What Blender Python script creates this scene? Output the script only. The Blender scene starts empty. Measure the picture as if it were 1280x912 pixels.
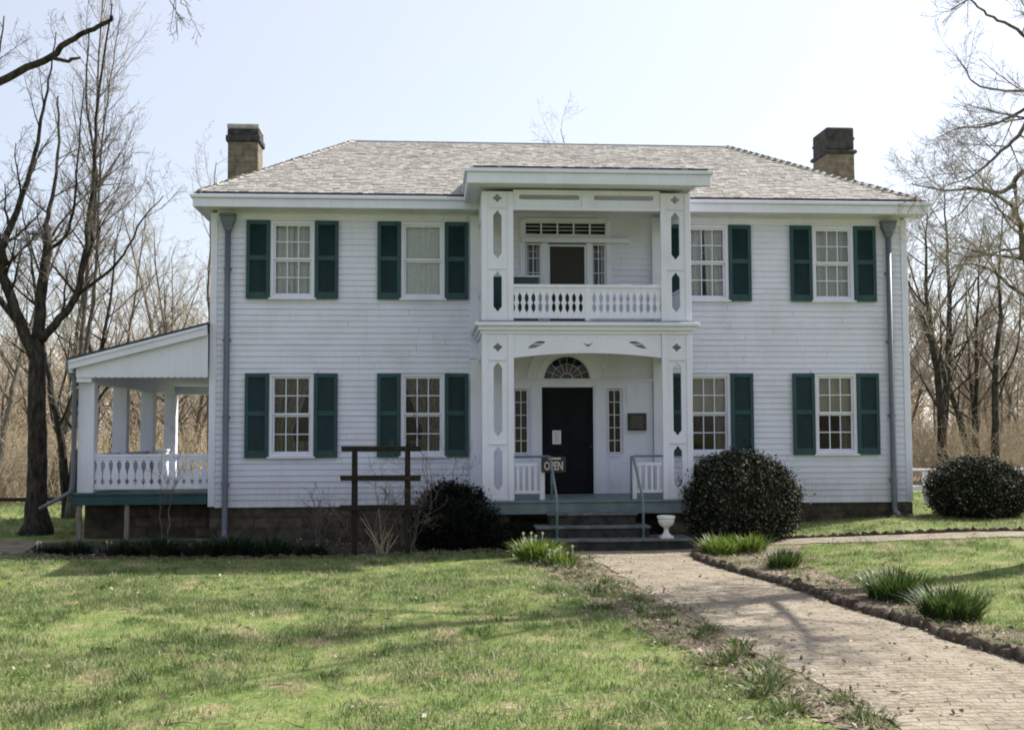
import bpy, math, random
import numpy as np
from mathutils import Vector, Matrix

SC = bpy.context.scene
COL = SC.collection
R = math.radians
rnd = random.Random(7)

# ------------------------------------------------------------------ camera, sky, sun, exposure
def set_camera():
    cx, dist, cz, yaw, pit, rol = 4.2531, 22.2112, 1.4202, 0.0745, 0.0594, -0.0038
    r = Vector((math.cos(yaw), -math.sin(yaw), 0))
    fw = Vector((math.sin(yaw)*math.cos(pit), math.cos(yaw)*math.cos(pit), math.sin(pit)))
    u = r.cross(fw)
    c, s = math.cos(rol), math.sin(rol)
    r2, u2 = r*c + u*s, u*c - r*s
    cam = bpy.data.cameras.new('camera')
    cam.sensor_width = 36.0
    cam.lens = 1400*36/1280
    cam.clip_start = 0.1
    cam.clip_end = 2000
    o = bpy.data.objects.new('camera', cam)
    m = Matrix(((r2.x, u2.x, -fw.x, cx), (r2.y, u2.y, -fw.y, -dist), (r2.z, u2.z, -fw.z, cz), (0, 0, 0, 1)))
    o.matrix_world = m
    COL.objects.link(o)
    SC.camera = o
set_camera()

SUNV = Vector((6.4, 3.0, 6.9)).normalized()
SUN_EL = math.asin(SUNV.z)
SUN_AZ = math.atan2(SUNV.x, SUNV.y)
world = bpy.data.worlds.new('World')
SC.world = world
world.use_nodes = True
wn = world.node_tree
wn.nodes.clear()
sky = wn.nodes.new('ShaderNodeTexSky')
sky.sky_type = 'NISHITA'
sky.sun_disc = False
sky.sun_elevation = SUN_EL
sky.sun_rotation = SUN_AZ
sky.air_density = 1.0
sky.dust_density = 1.0
sky.ozone_density = 1.0
bg = wn.nodes.new('ShaderNodeBackground')
bg.inputs['Strength'].default_value = 0.052
wo = wn.nodes.new('ShaderNodeOutputWorld')
wn.links.new(sky.outputs[0], bg.inputs[0])
# thin bright overcast veil: pale light from the whole sky, added to the clear sky
veil = wn.nodes.new('ShaderNodeBackground')
veil.inputs[0].default_value = (0.95, 0.93, 0.97, 1)
# thin cloud scatters forward: the sky is brighter towards the sun than behind the camera
wtc = wn.nodes.new('ShaderNodeTexCoord')
wdot = wn.nodes.new('ShaderNodeVectorMath')
wdot.operation = 'DOT_PRODUCT'
wdot.inputs[1].default_value = tuple(SUNV)
wn.links.new(wtc.outputs['Generated'], wdot.inputs[0])
wmap = wn.nodes.new('ShaderNodeMapRange')
wmap.inputs[1].default_value = -0.35
wmap.inputs[2].default_value = 0.9
wmap.inputs[3].default_value = 0.175
wmap.inputs[4].default_value = 0.40
wn.links.new(wdot.outputs['Value'], wmap.inputs[0])
wn.links.new(wmap.outputs[0], veil.inputs[1])
both = wn.nodes.new('ShaderNodeAddShader')
wn.links.new(bg.outputs[0], both.inputs[0])
wn.links.new(veil.outputs[0], both.inputs[1])
wn.links.new(both.outputs[0], wo.inputs[0])
sl = bpy.data.lights.new('sun', 'SUN')
sl.energy = 4.9
sl.angle = R(0.5)
sl.color = (1.0, 0.95, 0.86)
so = bpy.data.objects.new('sun', sl)
so.rotation_euler = SUNV.to_track_quat('Z', 'Y').to_euler()
so.location = (20, 10, 25)
COL.objects.link(so)
SC.view_settings.view_transform = 'Standard'
SC.view_settings.look = 'None'
SC.view_settings.gamma = 1.0
SC.view_settings.exposure = 0.92
SC.cycles.filter_width = 1.9
SC.cycles.max_bounces = 6
SC.cycles.transparent_max_bounces = 8
SC.cycles.use_denoising = True

# ------------------------------------------------------------------ materials
def mat(name):
    m = bpy.data.materials.new(name)
    m.use_nodes = True
    nt = m.node_tree
    return m, nt, nt.nodes['Principled BSDF']

def N(nt, t, **kw):
    n = nt.nodes.new(t)
    for k, v in kw.items():
        if k in n.inputs.keys():
            n.inputs[k].default_value = v
        else:
            setattr(n, k, v)
    return n

def ramp(nt, fac, stops):
    n = nt.nodes.new('ShaderNodeValToRGB')
    e = n.color_ramp.elements
    while len(e) < len(stops):
        e.new(0.5)
    for el, (p, c) in zip(e, stops):
        el.position = p
        el.color = (c[0], c[1], c[2], 1)
    nt.links.new(fac, n.inputs[0])
    return n.outputs[0]

def coords(nt, scale=(1, 1, 1)):
    tc = nt.nodes.new('ShaderNodeTexCoord')
    mp = nt.nodes.new('ShaderNodeMapping')
    mp.inputs['Scale'].default_value = scale
    nt.links.new(tc.outputs['Object'], mp.inputs[0])
    return mp.outputs[0]

def noise(nt, vec, scale, detail=4, rough=0.55):
    n = N(nt, 'ShaderNodeTexNoise', Scale=scale, Detail=detail, Roughness=rough)
    nt.links.new(vec, n.inputs['Vector'])
    return n.outputs['Fac']

def mixc(nt, fac, a, b, mode='MIX'):
    n = nt.nodes.new('ShaderNodeMix')
    n.data_type = 'RGBA'
    n.blend_type = mode
    for sock, v in ((n.inputs[0], fac), (n.inputs[6], a), (n.inputs[7], b)):
        if hasattr(v, 'is_output'):
            nt.links.new(v, sock)
        elif isinstance(v, (int, float)):
            sock.default_value = v
        else:
            sock.default_value = (v[0], v[1], v[2], 1)
    return n.outputs[2]

def bump(nt, bsdf, h, strength=0.3, dist=0.02):
    b = N(nt, 'ShaderNodeBump', Strength=strength, Distance=dist)
    nt.links.new(h, b.inputs['Height'])
    nt.links.new(b.outputs[0], bsdf.inputs['Normal'])

def noisy(name, c0, c1, scale=6, rough=0.7, bstr=0.2, bdist=0.01, stretch=(1, 1, 1), lo=0.35, hi=0.65, spec=0.3):
    m, nt, b = mat(name)
    v = coords(nt, stretch)
    f = noise(nt, v, scale)
    nt.links.new(ramp(nt, f, [(lo, c0), (hi, c1)]), b.inputs['Base Color'])
    b.inputs['Roughness'].default_value = rough
    b.inputs['Specular IOR Level'].default_value = spec
    if bstr:
        bump(nt, b, noise(nt, v, scale*4), bstr, bdist)
    return m

M = {}
def paint_white(name, base, dirt):
    m, nt, b = mat(name)
    v = coords(nt)
    f = noise(nt, v, 1.3, 6, 0.65)
    g = noise(nt, coords(nt, (9, 9, 0.8)), 2.2, 3)
    c = mixc(nt, ramp(nt, f, [(0.45, (0, 0, 0)), (0.8, (0.7, 0.7, 0.7))]), base, dirt)
    c = mixc(nt, ramp(nt, g, [(0.55, (0, 0, 0)), (0.8, (0.5, 0.5, 0.5))]), c, dirt)
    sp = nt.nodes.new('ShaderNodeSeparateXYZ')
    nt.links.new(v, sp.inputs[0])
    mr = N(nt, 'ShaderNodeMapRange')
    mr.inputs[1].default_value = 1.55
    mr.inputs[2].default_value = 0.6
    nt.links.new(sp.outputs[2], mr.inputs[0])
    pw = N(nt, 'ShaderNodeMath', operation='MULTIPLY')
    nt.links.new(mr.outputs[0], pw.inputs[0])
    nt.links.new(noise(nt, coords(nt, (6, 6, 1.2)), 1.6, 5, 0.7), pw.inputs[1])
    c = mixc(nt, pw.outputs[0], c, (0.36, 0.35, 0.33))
    nt.links.new(c, b.inputs['Base Color'])
    b.inputs['Roughness'].default_value = 0.55
    b.inputs['Specular IOR Level'].default_value = 0.3
    bump(nt, b, noise(nt, coords(nt, (3, 3, 30)), 6), 0.12, 0.004)
    return m
M['siding'] = paint_white('siding_paint', (0.70, 0.705, 0.84), (0.54, 0.535, 0.60))
M['trim'] = paint_white('trim_paint', (0.73, 0.735, 0.86), (0.59, 0.585, 0.66))
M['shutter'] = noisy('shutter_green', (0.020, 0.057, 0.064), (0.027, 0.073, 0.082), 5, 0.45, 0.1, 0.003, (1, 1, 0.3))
M['louver'] = noisy('louver_green', (0.009, 0.030, 0.035), (0.014, 0.041, 0.047), 5, 0.45, 0.1, 0.003, (1, 1, 0.3))  # shutter green darkened to paint the shade between the slats
M['teal'] = noisy('deck_green', (0.095, 0.135, 0.145), (0.15, 0.19, 0.20), 4, 0.55, 0.15, 0.004)
M['pipe'] = noisy('downspout_grey', (0.10, 0.118, 0.148), (0.14, 0.16, 0.19), 3, 0.45, 0.1, 0.003, (1, 1, 0.4), spec=0.5)
M['darkmetal'] = noisy('dark_metal', (0.03, 0.035, 0.042), (0.05, 0.055, 0.065), 5, 0.5, 0.1, 0.003)
M['handrail'] = noisy('handrail_paint', (0.09, 0.14, 0.155), (0.15, 0.2, 0.215), 8, 0.45, 0.1, 0.003)
M['blackdoor'] = noisy('door_paint', (0.006, 0.007, 0.010), (0.009, 0.010, 0.013), 4, 0.6, 0.1, 0.002, spec=0.12)
M['screen'] = noisy('screen_mesh', (0.035, 0.031, 0.027), (0.055, 0.048, 0.042), 60, 0.8, 0.2, 0.002)
M['wood'] = noisy('weathered_wood', (0.010, 0.008, 0.007), (0.028, 0.022, 0.017), 3, 0.85, 0.5, 0.01, (10, 10, 1.2))
M['oldwood'] = noisy('grey_wood', (0.14, 0.12, 0.1), (0.26, 0.23, 0.2), 3, 0.85, 0.5, 0.01, (8, 8, 1.2))
M['bark'] = noisy('bark', (0.014, 0.012, 0.010), (0.075, 0.064, 0.05), 5, 0.9, 0.9, 0.03, (3, 3, 0.8), 0.38, 0.68)
M['barkpale'] = noisy('pale_bark', (0.06, 0.052, 0.044), (0.22, 0.19, 0.15), 6, 0.9, 0.7, 0.02, (3, 3, 0.8))
M['twig'] = noisy('twigs', (0.26, 0.22, 0.175), (0.46, 0.39, 0.31), 2, 0.85, 0)  # colour lightened to stand in for haze over the background trees
M['twigdark'] = noisy('dark_twigs', (0.085, 0.075, 0.065), (0.19, 0.165, 0.135), 2, 0.85, 0)  # tone raised as well, to carry haze on the upper branches
M['straw'] = noisy('straw', (0.27, 0.215, 0.135), (0.44, 0.36, 0.24), 3, 0.85, 0)
M['brush'] = noisy('brush', (0.27, 0.22, 0.15), (0.50, 0.415, 0.29), 0.5, 0.9, 0)
M['soil'] = noisy('bed_soil', (0.014, 0.011, 0.008), (0.075, 0.057, 0.04), 9, 0.95, 1.0, 0.05, (1, 1, 1), 0.35, 0.7)  # lowered in tone to deepen the shade over the bed
M['dirt'] = noisy('bare_dirt', (0.10, 0.078, 0.056), (0.21, 0.17, 0.125), 4, 0.95, 0.6, 0.03)
M['urn'] = noisy('urn_white', (0.62, 0.62, 0.60), (0.76, 0.76, 0.74), 9, 0.6, 0.2, 0.004)
M['paper'] = noisy('paper', (0.7, 0.7, 0.69), (0.78, 0.78, 0.77), 14, 0.7, 0)
M['ink'] = noisy('ink', (0.03, 0.03, 0.03), (0.05, 0.05, 0.05), 14, 0.7, 0)
M['signblack'] = noisy('sign_board', (0.018, 0.022, 0.024), (0.035, 0.04, 0.042), 14, 0.5, 0.1, 0.002)
M['signletter'] = noisy('sign_letter', (0.52, 0.46, 0.38), (0.62, 0.55, 0.46), 12, 0.6, 0)
M['bronze'] = noisy('plaque_bronze', (0.028, 0.027, 0.024), (0.055, 0.05, 0.042), 20, 0.4, 0.2, 0.003)
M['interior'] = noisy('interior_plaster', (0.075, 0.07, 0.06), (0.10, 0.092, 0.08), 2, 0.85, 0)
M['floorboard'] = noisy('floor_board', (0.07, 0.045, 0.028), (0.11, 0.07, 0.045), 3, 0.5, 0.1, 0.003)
M['lace'] = noisy('lace', (0.62, 0.62, 0.62), (0.74, 0.74, 0.73), 30, 0.9, 0)
M['drape'] = noisy('drape', (0.17, 0.155, 0.14), (0.27, 0.25, 0.225), 14, 0.9, 0.1, 0.003)
M['shade'] = noisy('roller_shade', (0.43, 0.40, 0.35), (0.50, 0.47, 0.415), 6, 0.9, 0)
M['yellow'] = noisy('daffodil_petals', (0.75, 0.62, 0.12), (0.82, 0.74, 0.30), 20, 0.6, 0)
M['cream'] = noisy('pale_petals', (0.66, 0.63, 0.40), (0.76, 0.74, 0.55), 20, 0.6, 0)

def glass_mat():
    m = bpy.data.materials.new('window_glass')
    m.use_nodes = True
    nt = m.node_tree
    nt.nodes.clear()
    o = nt.nodes.new('ShaderNodeOutputMaterial')
    mx = nt.nodes.new('ShaderNodeMixShader')
    t = nt.nodes.new('ShaderNodeBsdfTransparent')
    t.inputs[0].default_value = (0.9, 0.92, 0.92, 1)
    g = nt.nodes.new('ShaderNodeBsdfGlossy')
    g.inputs['Roughness'].default_value = 0.03
    fr = nt.nodes.new('ShaderNodeFresnel')
    fr.inputs[0].default_value = 1.5
    bp = N(nt, 'ShaderNodeBump', Strength=0.08, Distance=0.02)
    nt.links.new(noise(nt, coords(nt), 5, 2), bp.inputs['Height'])
    nt.links.new(bp.outputs[0], g.inputs['Normal'])
    nt.links.new(fr.outputs[0], mx.inputs[0])
    nt.links.new(t.outputs[0], mx.inputs[1])
    nt.links.new(g.outputs[0], mx.inputs[2])
    nt.links.new(mx.outputs[0], o.inputs[0])
    return m
M['glass'] = glass_mat()

def island_mat(name, stops, rough=0.9, noise_mix=0.35, nscale=8, stretch=(1, 1, 1), spec=0.2, translucent=0.0):
    """colour differs from piece to piece (shingles, leaves, blades)"""
    m, nt, b = mat(name)
    g = nt.nodes.new('ShaderNodeNewGeometry')
    f = noise(nt, coords(nt, stretch), nscale, 3)
    mx = nt.nodes.new('ShaderNodeMix')
    mx.inputs[0].default_value = noise_mix
    nt.links.new(g.outputs['Random Per Island'], mx.inputs[2])
    nt.links.new(f, mx.inputs[3])
    c = ramp(nt, mx.outputs[0], stops)
    nt.links.new(c, b.inputs['Base Color'])
    b.inputs['Roughness'].default_value = rough
    b.inputs['Specular IOR Level'].default_value = spec
    if translucent:
        out = nt.nodes['Material Output']
        tr = nt.nodes.new('ShaderNodeBsdfTranslucent')
        nt.links.new(c, tr.inputs[0])
        ms = nt.nodes.new('ShaderNodeMixShader')
        ms.inputs[0].default_value = translucent
        nt.links.new(b.outputs[0], ms.inputs[1])
        nt.links.new(tr.outputs[0], ms.inputs[2])
        nt.links.new(ms.outputs[0], out.inputs[0])
    return m
M['shingle'] = island_mat('cedar_shingle', [(0.12, (0.235, 0.218, 0.198)), (0.35, (0.335, 0.318, 0.295)), (0.6, (0.38, 0.362, 0.338)), (0.9, (0.46, 0.44, 0.413))], 0.85, 0.45, 3, (1, 1, 1))
M['boxwood'] = island_mat('boxwood_leaf', [(0.1, (0.003, 0.005, 0.003)), (0.6, (0.006, 0.010, 0.005)), (1.0, (0.018, 0.023, 0.011))], 0.6, 0.3, 3, spec=0.12)  # leaf colour blackened for the bushes in the house's shadow
M['boxwood2'] = island_mat('boxwood_leaf_pale', [(0.1, (0.010, 0.015, 0.008)), (0.62, (0.013, 0.019, 0.009)), (0.80, (0.16, 0.155, 0.11)), (1.0, (0.42, 0.38, 0.29))], 0.6, 0.25, 3, spec=0.12)  # pale share of leaves paints sunlit speckle on the right-hand bushes
M['darkleaf'] = island_mat('liriope_leaf', [(0.1, (0.006, 0.016, 0.008)), (1.0, (0.030, 0.055, 0.024))], 0.5, 0.3, 3, spec=0.4, translucent=0.2)  # leaf tone lowered too, the bed's shade put into the colour
M['daffleaf'] = island_mat('daffodil_leaf', [(0.1, (0.035, 0.07, 0.012)), (0.6, (0.15, 0.22, 0.035)), (1.0, (0.29, 0.33, 0.08))], 0.5, 0.3, 3, spec=0.4, translucent=0.35)
M['clump'] = island_mat('clump_leaf', [(0.1, (0.015, 0.034, 0.010)), (0.6, (0.060, 0.105, 0.024)), (1.0, (0.20, 0.24, 0.07))], 0.5, 0.3, 3, spec=0.3, translucent=0.3)
M['weed'] = island_mat('weed_leaf', [(0.1, (0.05, 0.085, 0.025)), (0.55, (0.12, 0.17, 0.05)), (0.75, (0.30, 0.26, 0.16)), (1.0, (0.40, 0.36, 0.28))], 0.7, 0.3, 3, spec=0.3, translucent=0.25)
M['deadleaf'] = island_mat('dead_leaves', [(0.1, (0.10, 0.075, 0.05)), (0.6, (0.26, 0.21, 0.15)), (1.0, (0.50, 0.45, 0.38))], 0.85, 0.2, 3, translucent=0.15)

def lawn_color(nt, v):
    big = noise(nt, v, 1.7, 6, 0.68)
    mid = noise(nt, v, 3.6, 5, 0.65)
    c = ramp(nt, mid, [(0.30, (0.105, 0.175, 0.046)), (0.42, (0.165, 0.24, 0.075)), (0.56, (0.225, 0.285, 0.108)), (0.70, (0.30, 0.32, 0.165))])
    t = ramp(nt, big, [(0.53, (0, 0, 0)), (0.68, (0.8, 0.8, 0.8))])
    return mixc(nt, t, c, (0.43, 0.365, 0.235)), mid

def grass_mat():
    m, nt, b = mat('grass_blades')
    c, mid = lawn_color(nt, coords(nt))
    g = nt.nodes.new('ShaderNodeNewGeometry')
    at = nt.nodes.new('ShaderNodeAttribute')
    at.attribute_name = 'clump'
    c = mixc(nt, at.outputs['Fac'], c, (0.10, 0.165, 0.040))
    k = ramp(nt, g.outputs['Random Per Island'], [(0.0, (0.58, 0.62, 0.6)), (0.76, (1.06, 1.04, 1.05)), (0.84, (1.7, 1.35, 2.1))])
    c = mixc(nt, 1.0, c, k, 'MULTIPLY')
    nt.links.new(c, b.inputs['Base Color'])
    b.inputs['Roughness'].default_value = 0.55
    b.inputs['Specular IOR Level'].default_value = 0.25
    out = nt.nodes['Material Output']
    tr = nt.nodes.new('ShaderNodeBsdfTranslucent')
    nt.links.new(c, tr.inputs[0])
    ms = nt.nodes.new('ShaderNodeMixShader')
    ms.inputs[0].default_value = 0.4
    nt.links.new(b.outputs[0], ms.inputs[1])
    nt.links.new(tr.outputs[0], ms.inputs[2])
    nt.links.new(ms.outputs[0], out.inputs[0])
    return m
M['grass'] = grass_mat()

def ground_mat():
    m, nt, b = mat('lawn_ground')
    v = coords(nt)
    c, mid = lawn_color(nt, v)
    fine = noise(nt, v, 30, 4, 0.7)
    c = mixc(nt, 1.0, c, ramp(nt, fine, [(0.3, (0.55, 0.5, 0.45)), (0.7, (1.1, 1.05, 1.0))]), 'MULTIPLY')
    # woodland litter beyond the lawn
    sep = nt.nodes.new('ShaderNodeSeparateXYZ')
    nt.links.new(v, sep.inputs[0])
    ad = N(nt, 'ShaderNodeMath', operation='MULTIPLY_ADD')
    nt.links.new(noise(nt, v, 0.35, 4), ad.inputs[0])
    ad.inputs[1].default_value = 5.0
    nt.links.new(sep.outputs[1], ad.inputs[2])
    w = ramp(nt, ad.outputs[0], [(0.0, (0, 0, 0)), (1.0, (1, 1, 1))])
    mr = N(nt, 'ShaderNodeMapRange')
    mr.inputs[1].default_value = 13.0
    mr.inputs[2].default_value = 15.0
    nt.links.new(ad.outputs[0], mr.inputs[0])
    lit = ramp(nt, noise(nt, v, 6, 5, 0.7), [(0.3, (0.09, 0.068, 0.043)), (0.7, (0.27, 0.21, 0.14))])
    c = mixc(nt, mr.outputs[0], c, lit)
    nt.links.new(c, b.inputs['Base Color'])
    b.inputs['Roughness'].default_value = 0.95
    b.inputs['Specular IOR Level'].default_value = 0.1
    bump(nt, b, fine, 0.8, 0.04)
    return m
M['ground'] = ground_mat()

def path_mat():
    m, nt, b = mat('brick_paving')
    v = coords(nt)
    wob = noise(nt, v, 1.6, 3)
    vv = nt.nodes.new('ShaderNodeVectorMath')
    vv.operation = 'MULTIPLY_ADD'
    cb = nt.nodes.new('ShaderNodeCombineXYZ')
    nt.links.new(wob, cb.inputs[0])
    nt.links.new(wob, cb.inputs[1])
    nt.links.new(cb.outputs[0], vv.inputs[0])
    vv.inputs[1].default_value = (0.34, 0.26, 0)
    nt.links.new(v, vv.inputs[2])
    bt = N(nt, 'ShaderNodeTexBrick', Scale=1.0)
    bt.inputs['Brick Width'].default_value = 0.21
    bt.inputs['Row Height'].default_value = 0.105
    bt.inputs['Mortar Size'].default_value = 0.010
    bt.inputs['Mortar Smooth'].default_value = 0.6
    bt.inputs['Color1'].default_value = (0.31, 0.26, 0.20, 1)
    bt.inputs['Color2'].default_value = (0.20, 0.165, 0.13, 1)
    bt.inputs['Mortar'].default_value = (0.075, 0.062, 0.045, 1)
    nt.links.new(vv.outputs[0], bt.inputs['Vector'])
    sand = ramp(nt, noise(nt, v, 3.2, 6, 0.68), [(0.28, (0.15, 0.125, 0.092)), (0.5, (0.285, 0.245, 0.188)), (0.72, (0.39, 0.345, 0.275))])
    f = ramp(nt, noise(nt, v, 1.1, 5, 0.65), [(0.30, (0.30, 0.30, 0.30)), (0.56, (0.88, 0.88, 0.88))])
    c = mixc(nt, f, bt.outputs['Color'], sand)
    # moss and grit patches
    c = mixc(nt, ramp(nt, noise(nt, v, 4.5, 5, 0.7), [(0.55, (0, 0, 0)), (0.70, (0.7, 0.7, 0.7))]), c, (0.13, 0.118, 0.066))
    nt.links.new(c, b.inputs['Base Color'])
    b.inputs['Roughness'].default_value = 0.9
    b.inputs['Specular IOR Level'].default_value = 0.2
    h = N(nt, 'ShaderNodeMath', operation='MULTIPLY_ADD')
    nt.links.new(noise(nt, v, 14, 5, 0.7), h.inputs[0])
    h.inputs[1].default_value = 1.2
    inv = N(nt, 'ShaderNodeMath', operation='SUBTRACT')
    inv.inputs[0].default_value = 1.0
    nt.links.new(bt.outputs['Fac'], inv.inputs[1])
    nt.links.new(inv.outputs[0], h.inputs[2])
    bump(nt, b, h.outputs[0], 0.9, 0.03)
    return m
M['path'] = path_mat()

def masonry(name, c1, c2, mortar, w, h, msz=0.012, axis='xz', bstr=0.6):
    m, nt, b = mat(name)
    tc = nt.nodes.new('ShaderNodeTexCoord')
    sep = nt.nodes.new('ShaderNodeSeparateXYZ')
    nt.links.new(tc.outputs['Object'], sep.inputs[0])
    add = N(nt, 'ShaderNodeMath', operation='ADD')
    nt.links.new(sep.outputs[0], add.inputs[0])
    nt.links.new(sep.outputs[1], add.inputs[1])
    cb = nt.nodes.new('ShaderNodeCombineXYZ')
    nt.links.new(add.outputs[0], cb.inputs[0])
    nt.links.new(sep.outputs[2], cb.inputs[1])
    bt = N(nt, 'ShaderNodeTexBrick', Scale=1.0)
    bt.inputs['Brick Width'].default_value = w
    bt.inputs['Row Height'].default_value = h
    bt.inputs['Mortar Size'].default_value = msz
    bt.inputs['Mortar Smooth'].default_value = 0.3
    bt.inputs['Color1'].default_value = (*c1, 1)
    bt.inputs['Color2'].default_value = (*c2, 1)
    bt.inputs['Mortar'].default_value = (*mortar, 1)
    nt.links.new(cb.outputs[0], bt.inputs['Vector'])
    f = noise(nt, tc.outputs['Object'], 5, 5, 0.65)
    c = mixc(nt, 1.0, bt.outputs['Color'], ramp(nt, f, [(0.3, (0.45, 0.45, 0.45)), (0.7, (1.35, 1.32, 1.28))]), 'MULTIPLY')
    nt.links.new(c, b.inputs['Base Color'])
    b.inputs['Roughness'].default_value = 0.9
    b.inputs['Specular IOR Level'].default_value = 0.2
    inv = N(nt, 'ShaderNodeMath', operation='SUBTRACT')
    nt.links.new(f, inv.inputs[0])
    nt.links.new(bt.outputs['Fac'], inv.inputs[1])
    bump(nt, b, inv.outputs[0], bstr, 0.02)
    return m
M['found'] = masonry('foundation_stone', (0.105, 0.088, 0.066), (0.048, 0.041, 0.033), (0.060, 0.053, 0.043), 0.47, 0.21, 0.02)
M['chim'] = masonry('chimney_stone', (0.24, 0.205, 0.155), (0.17, 0.145, 0.112), (0.175, 0.15, 0.115), 0.30, 0.13, 0.009)
M['chimdark'] = noisy('chimney_soot', (0.028, 0.028, 0.032), (0.075, 0.072, 0.07), 7, 0.9, 0.7, 0.02)
M['concrete'] = noisy('cap_concrete', (0.30, 0.29, 0.27), (0.42, 0.40, 0.38), 7, 0.9, 0.4, 0.01)
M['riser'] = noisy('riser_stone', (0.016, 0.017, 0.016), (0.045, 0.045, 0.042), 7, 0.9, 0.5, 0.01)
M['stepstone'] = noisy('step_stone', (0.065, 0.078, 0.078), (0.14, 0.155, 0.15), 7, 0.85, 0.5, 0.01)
M['kerb'] = island_mat('kerb_brick', [(0.1, (0.045, 0.036, 0.027)), (0.6, (0.095, 0.075, 0.057)), (1.0, (0.17, 0.14, 0.11))], 0.95, 0.5, 14)

# ------------------------------------------------------------------ mesh builder
class MB:
    def __init__(self):
        self.v, self.f = [], []

    def add(self, vs, fs):
        n = len(self.v)
        self.v += [tuple(p) for p in vs]
        self.f += [tuple(i + n for i in f) for f in fs]
        return self

    def quad(self, a, b, c, d):
        return self.add([a, b, c, d], [(0, 1, 2, 3)])

    def box(self, x0, x1, y0, y1, z0, z1):
        vs = [(x, y, z) for z in (z0, z1) for y in (y0, y1) for x in (x0, x1)]
        return self.add(vs, [(0, 2, 3, 1), (4, 5, 7, 6), (0, 1, 5, 4), (2, 6, 7, 3), (0, 4, 6, 2), (1, 3, 7, 5)])

    def prism(self, pts, y0, y1):
        """polygon of (x, z) extruded along y"""
        n = len(pts)
        vs = [(x, y0, z) for x, z in pts] + [(x, y1, z) for x, z in pts]
        fs = [tuple(range(n)), tuple(range(2*n - 1, n - 1, -1))]
        fs += [(i, i + n, (i + 1) % n + n, (i + 1) % n) for i in range(n)]
        return self.add(vs, fs)

    def prism_x(self, pts, x0, x1):
        n = len(pts)
        vs = [(x0, y, z) for y, z in pts] + [(x1, y, z) for y, z in pts]
        fs = [tuple(range(n - 1, -1, -1)), tuple(range(n, 2*n))]
        fs += [((i + 1) % n, (i + 1) % n + n, i + n, i) for i in range(n)]
        return self.add(vs, fs)

    def tube(self, pts, rad, n=8, cap=True):
        pts = [Vector(p) for p in pts]
        m = len(pts)
        if not hasattr(rad, '__len__'):
            rad = [rad]*m
        vs = []
        t0 = (pts[1] - pts[0]).normalized()
        ref = Vector((0, 0, 1)) if abs(t0.z) < 0.9 else Vector((1, 0, 0))
        a = t0.cross(ref).normalized()
        for i in range(m):
            t = (pts[min(i + 1, m - 1)] - pts[max(i - 1, 0)])
            if t.length < 1e-9:
                t = t0
            t.normalize()
            a = (a - t*a.dot(t))
            if a.length < 1e-6:
                a = t.orthogonal()
            a.normalize()
            b = t.cross(a)
            for k in range(n):
                w = 2*math.pi*k/n
                vs.append(pts[i] + (a*math.cos(w) + b*math.sin(w))*rad[i])
        fs = []
        for i in range(m - 1):
            for k in range(n):
                k2 = (k + 1) % n
                fs.append((i*n + k, i*n + k2, (i + 1)*n + k2, (i + 1)*n + k))
        if cap:
            fs.append(tuple(range(n - 1, -1, -1)))
            fs.append(tuple((m - 1)*n + k for k in range(n)))
        return self.add(vs, fs)

    def lathe(self, cx, cy, prof, n=20):
        vs, fs = [], []
        for r, z in prof:
            for k in range(n):
                w = 2*math.pi*k/n
                vs.append((cx + r*math.cos(w), cy + r*math.sin(w), z))
        for i in range(len(prof) - 1):
            for k in range(n):
                k2 = (k + 1) % n
                fs.append((i*n + k, i*n + k2, (i + 1)*n + k2, (i + 1)*n + k))
        fs.append(tuple(range(n - 1, -1, -1)))
        fs.append(tuple((len(prof) - 1)*n + k for k in range(n)))
        return self.add(vs, fs)

    def build(self, name, m, parent=None, bevel=0, smooth=False):
        me = bpy.data.meshes.new(name)
        off = root_loc(parent)
        v = np.array(self.v, dtype=float).reshape(-1, 3) - np.array(off)
        me.from_pydata(v.tolist(), [], self.f)
        return link(name, me, m, parent, bevel, smooth)

def root_loc(p):
    while p is not None:
        if p.parent is None:
            return tuple(p.location)
        p = p.parent
    return (0, 0, 0)

def link(name, me, m, parent=None, bevel=0, smooth=False):
    me.materials.append(m)
    if smooth:
        me.polygons.foreach_set('use_smooth', [True]*len(me.polygons))
    me.update()
    o = bpy.data.objects.new(name, me)
    COL.objects.link(o)
    if parent is not None:
        o.parent = parent
    if bevel:
        b = o.modifiers.new('bevel', 'BEVEL')
        b.width = bevel
        b.segments = 1
        b.limit_method = 'ANGLE'
        b.angle_limit = R(40)
    return o

def np_mesh(name, V, faces):
    """V (n,3); faces: list of int arrays (k, sides)"""
    me = bpy.data.meshes.new(name)
    V = np.asarray(V, dtype=np.float32)
    me.vertices.add(len(V))
    me.vertices.foreach_set('co', V.ravel())
    loops = np.concatenate([f.ravel() for f in faces]).astype(np.int32)
    sizes = np.concatenate([np.full(len(f), f.shape[1]) for f in faces])
    starts = np.concatenate([[0], np.cumsum(sizes)[:-1]]).astype(np.int32)
    me.loops.add(len(loops))
    me.loops.foreach_set('vertex_index', loops)
    me.polygons.add(len(sizes))
    me.polygons.foreach_set('loop_start', starts)
    me.update(calc_edges=True)
    return me

def thing(name, label, cat, loc=(0, 0, 0), group=None):
    o = bpy.data.objects.new(name, None)
    o.empty_display_size = 0.3
    o.location = loc
    COL.objects.link(o)
    return tag(o, label, cat, group)

def tag(o, label=None, cat=None, group=None, kind=None):
    if label: o['label'] = label
    if cat: o['category'] = cat
    if group: o['group'] = group
    if kind: o['kind'] = kind
    return o

def set_origin(o, loc):
    """move the origin of a one-mesh thing to its base"""
    me = o.data
    me.transform(Matrix.Translation(-Vector(loc)))
    o.location = loc
    return o

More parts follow.
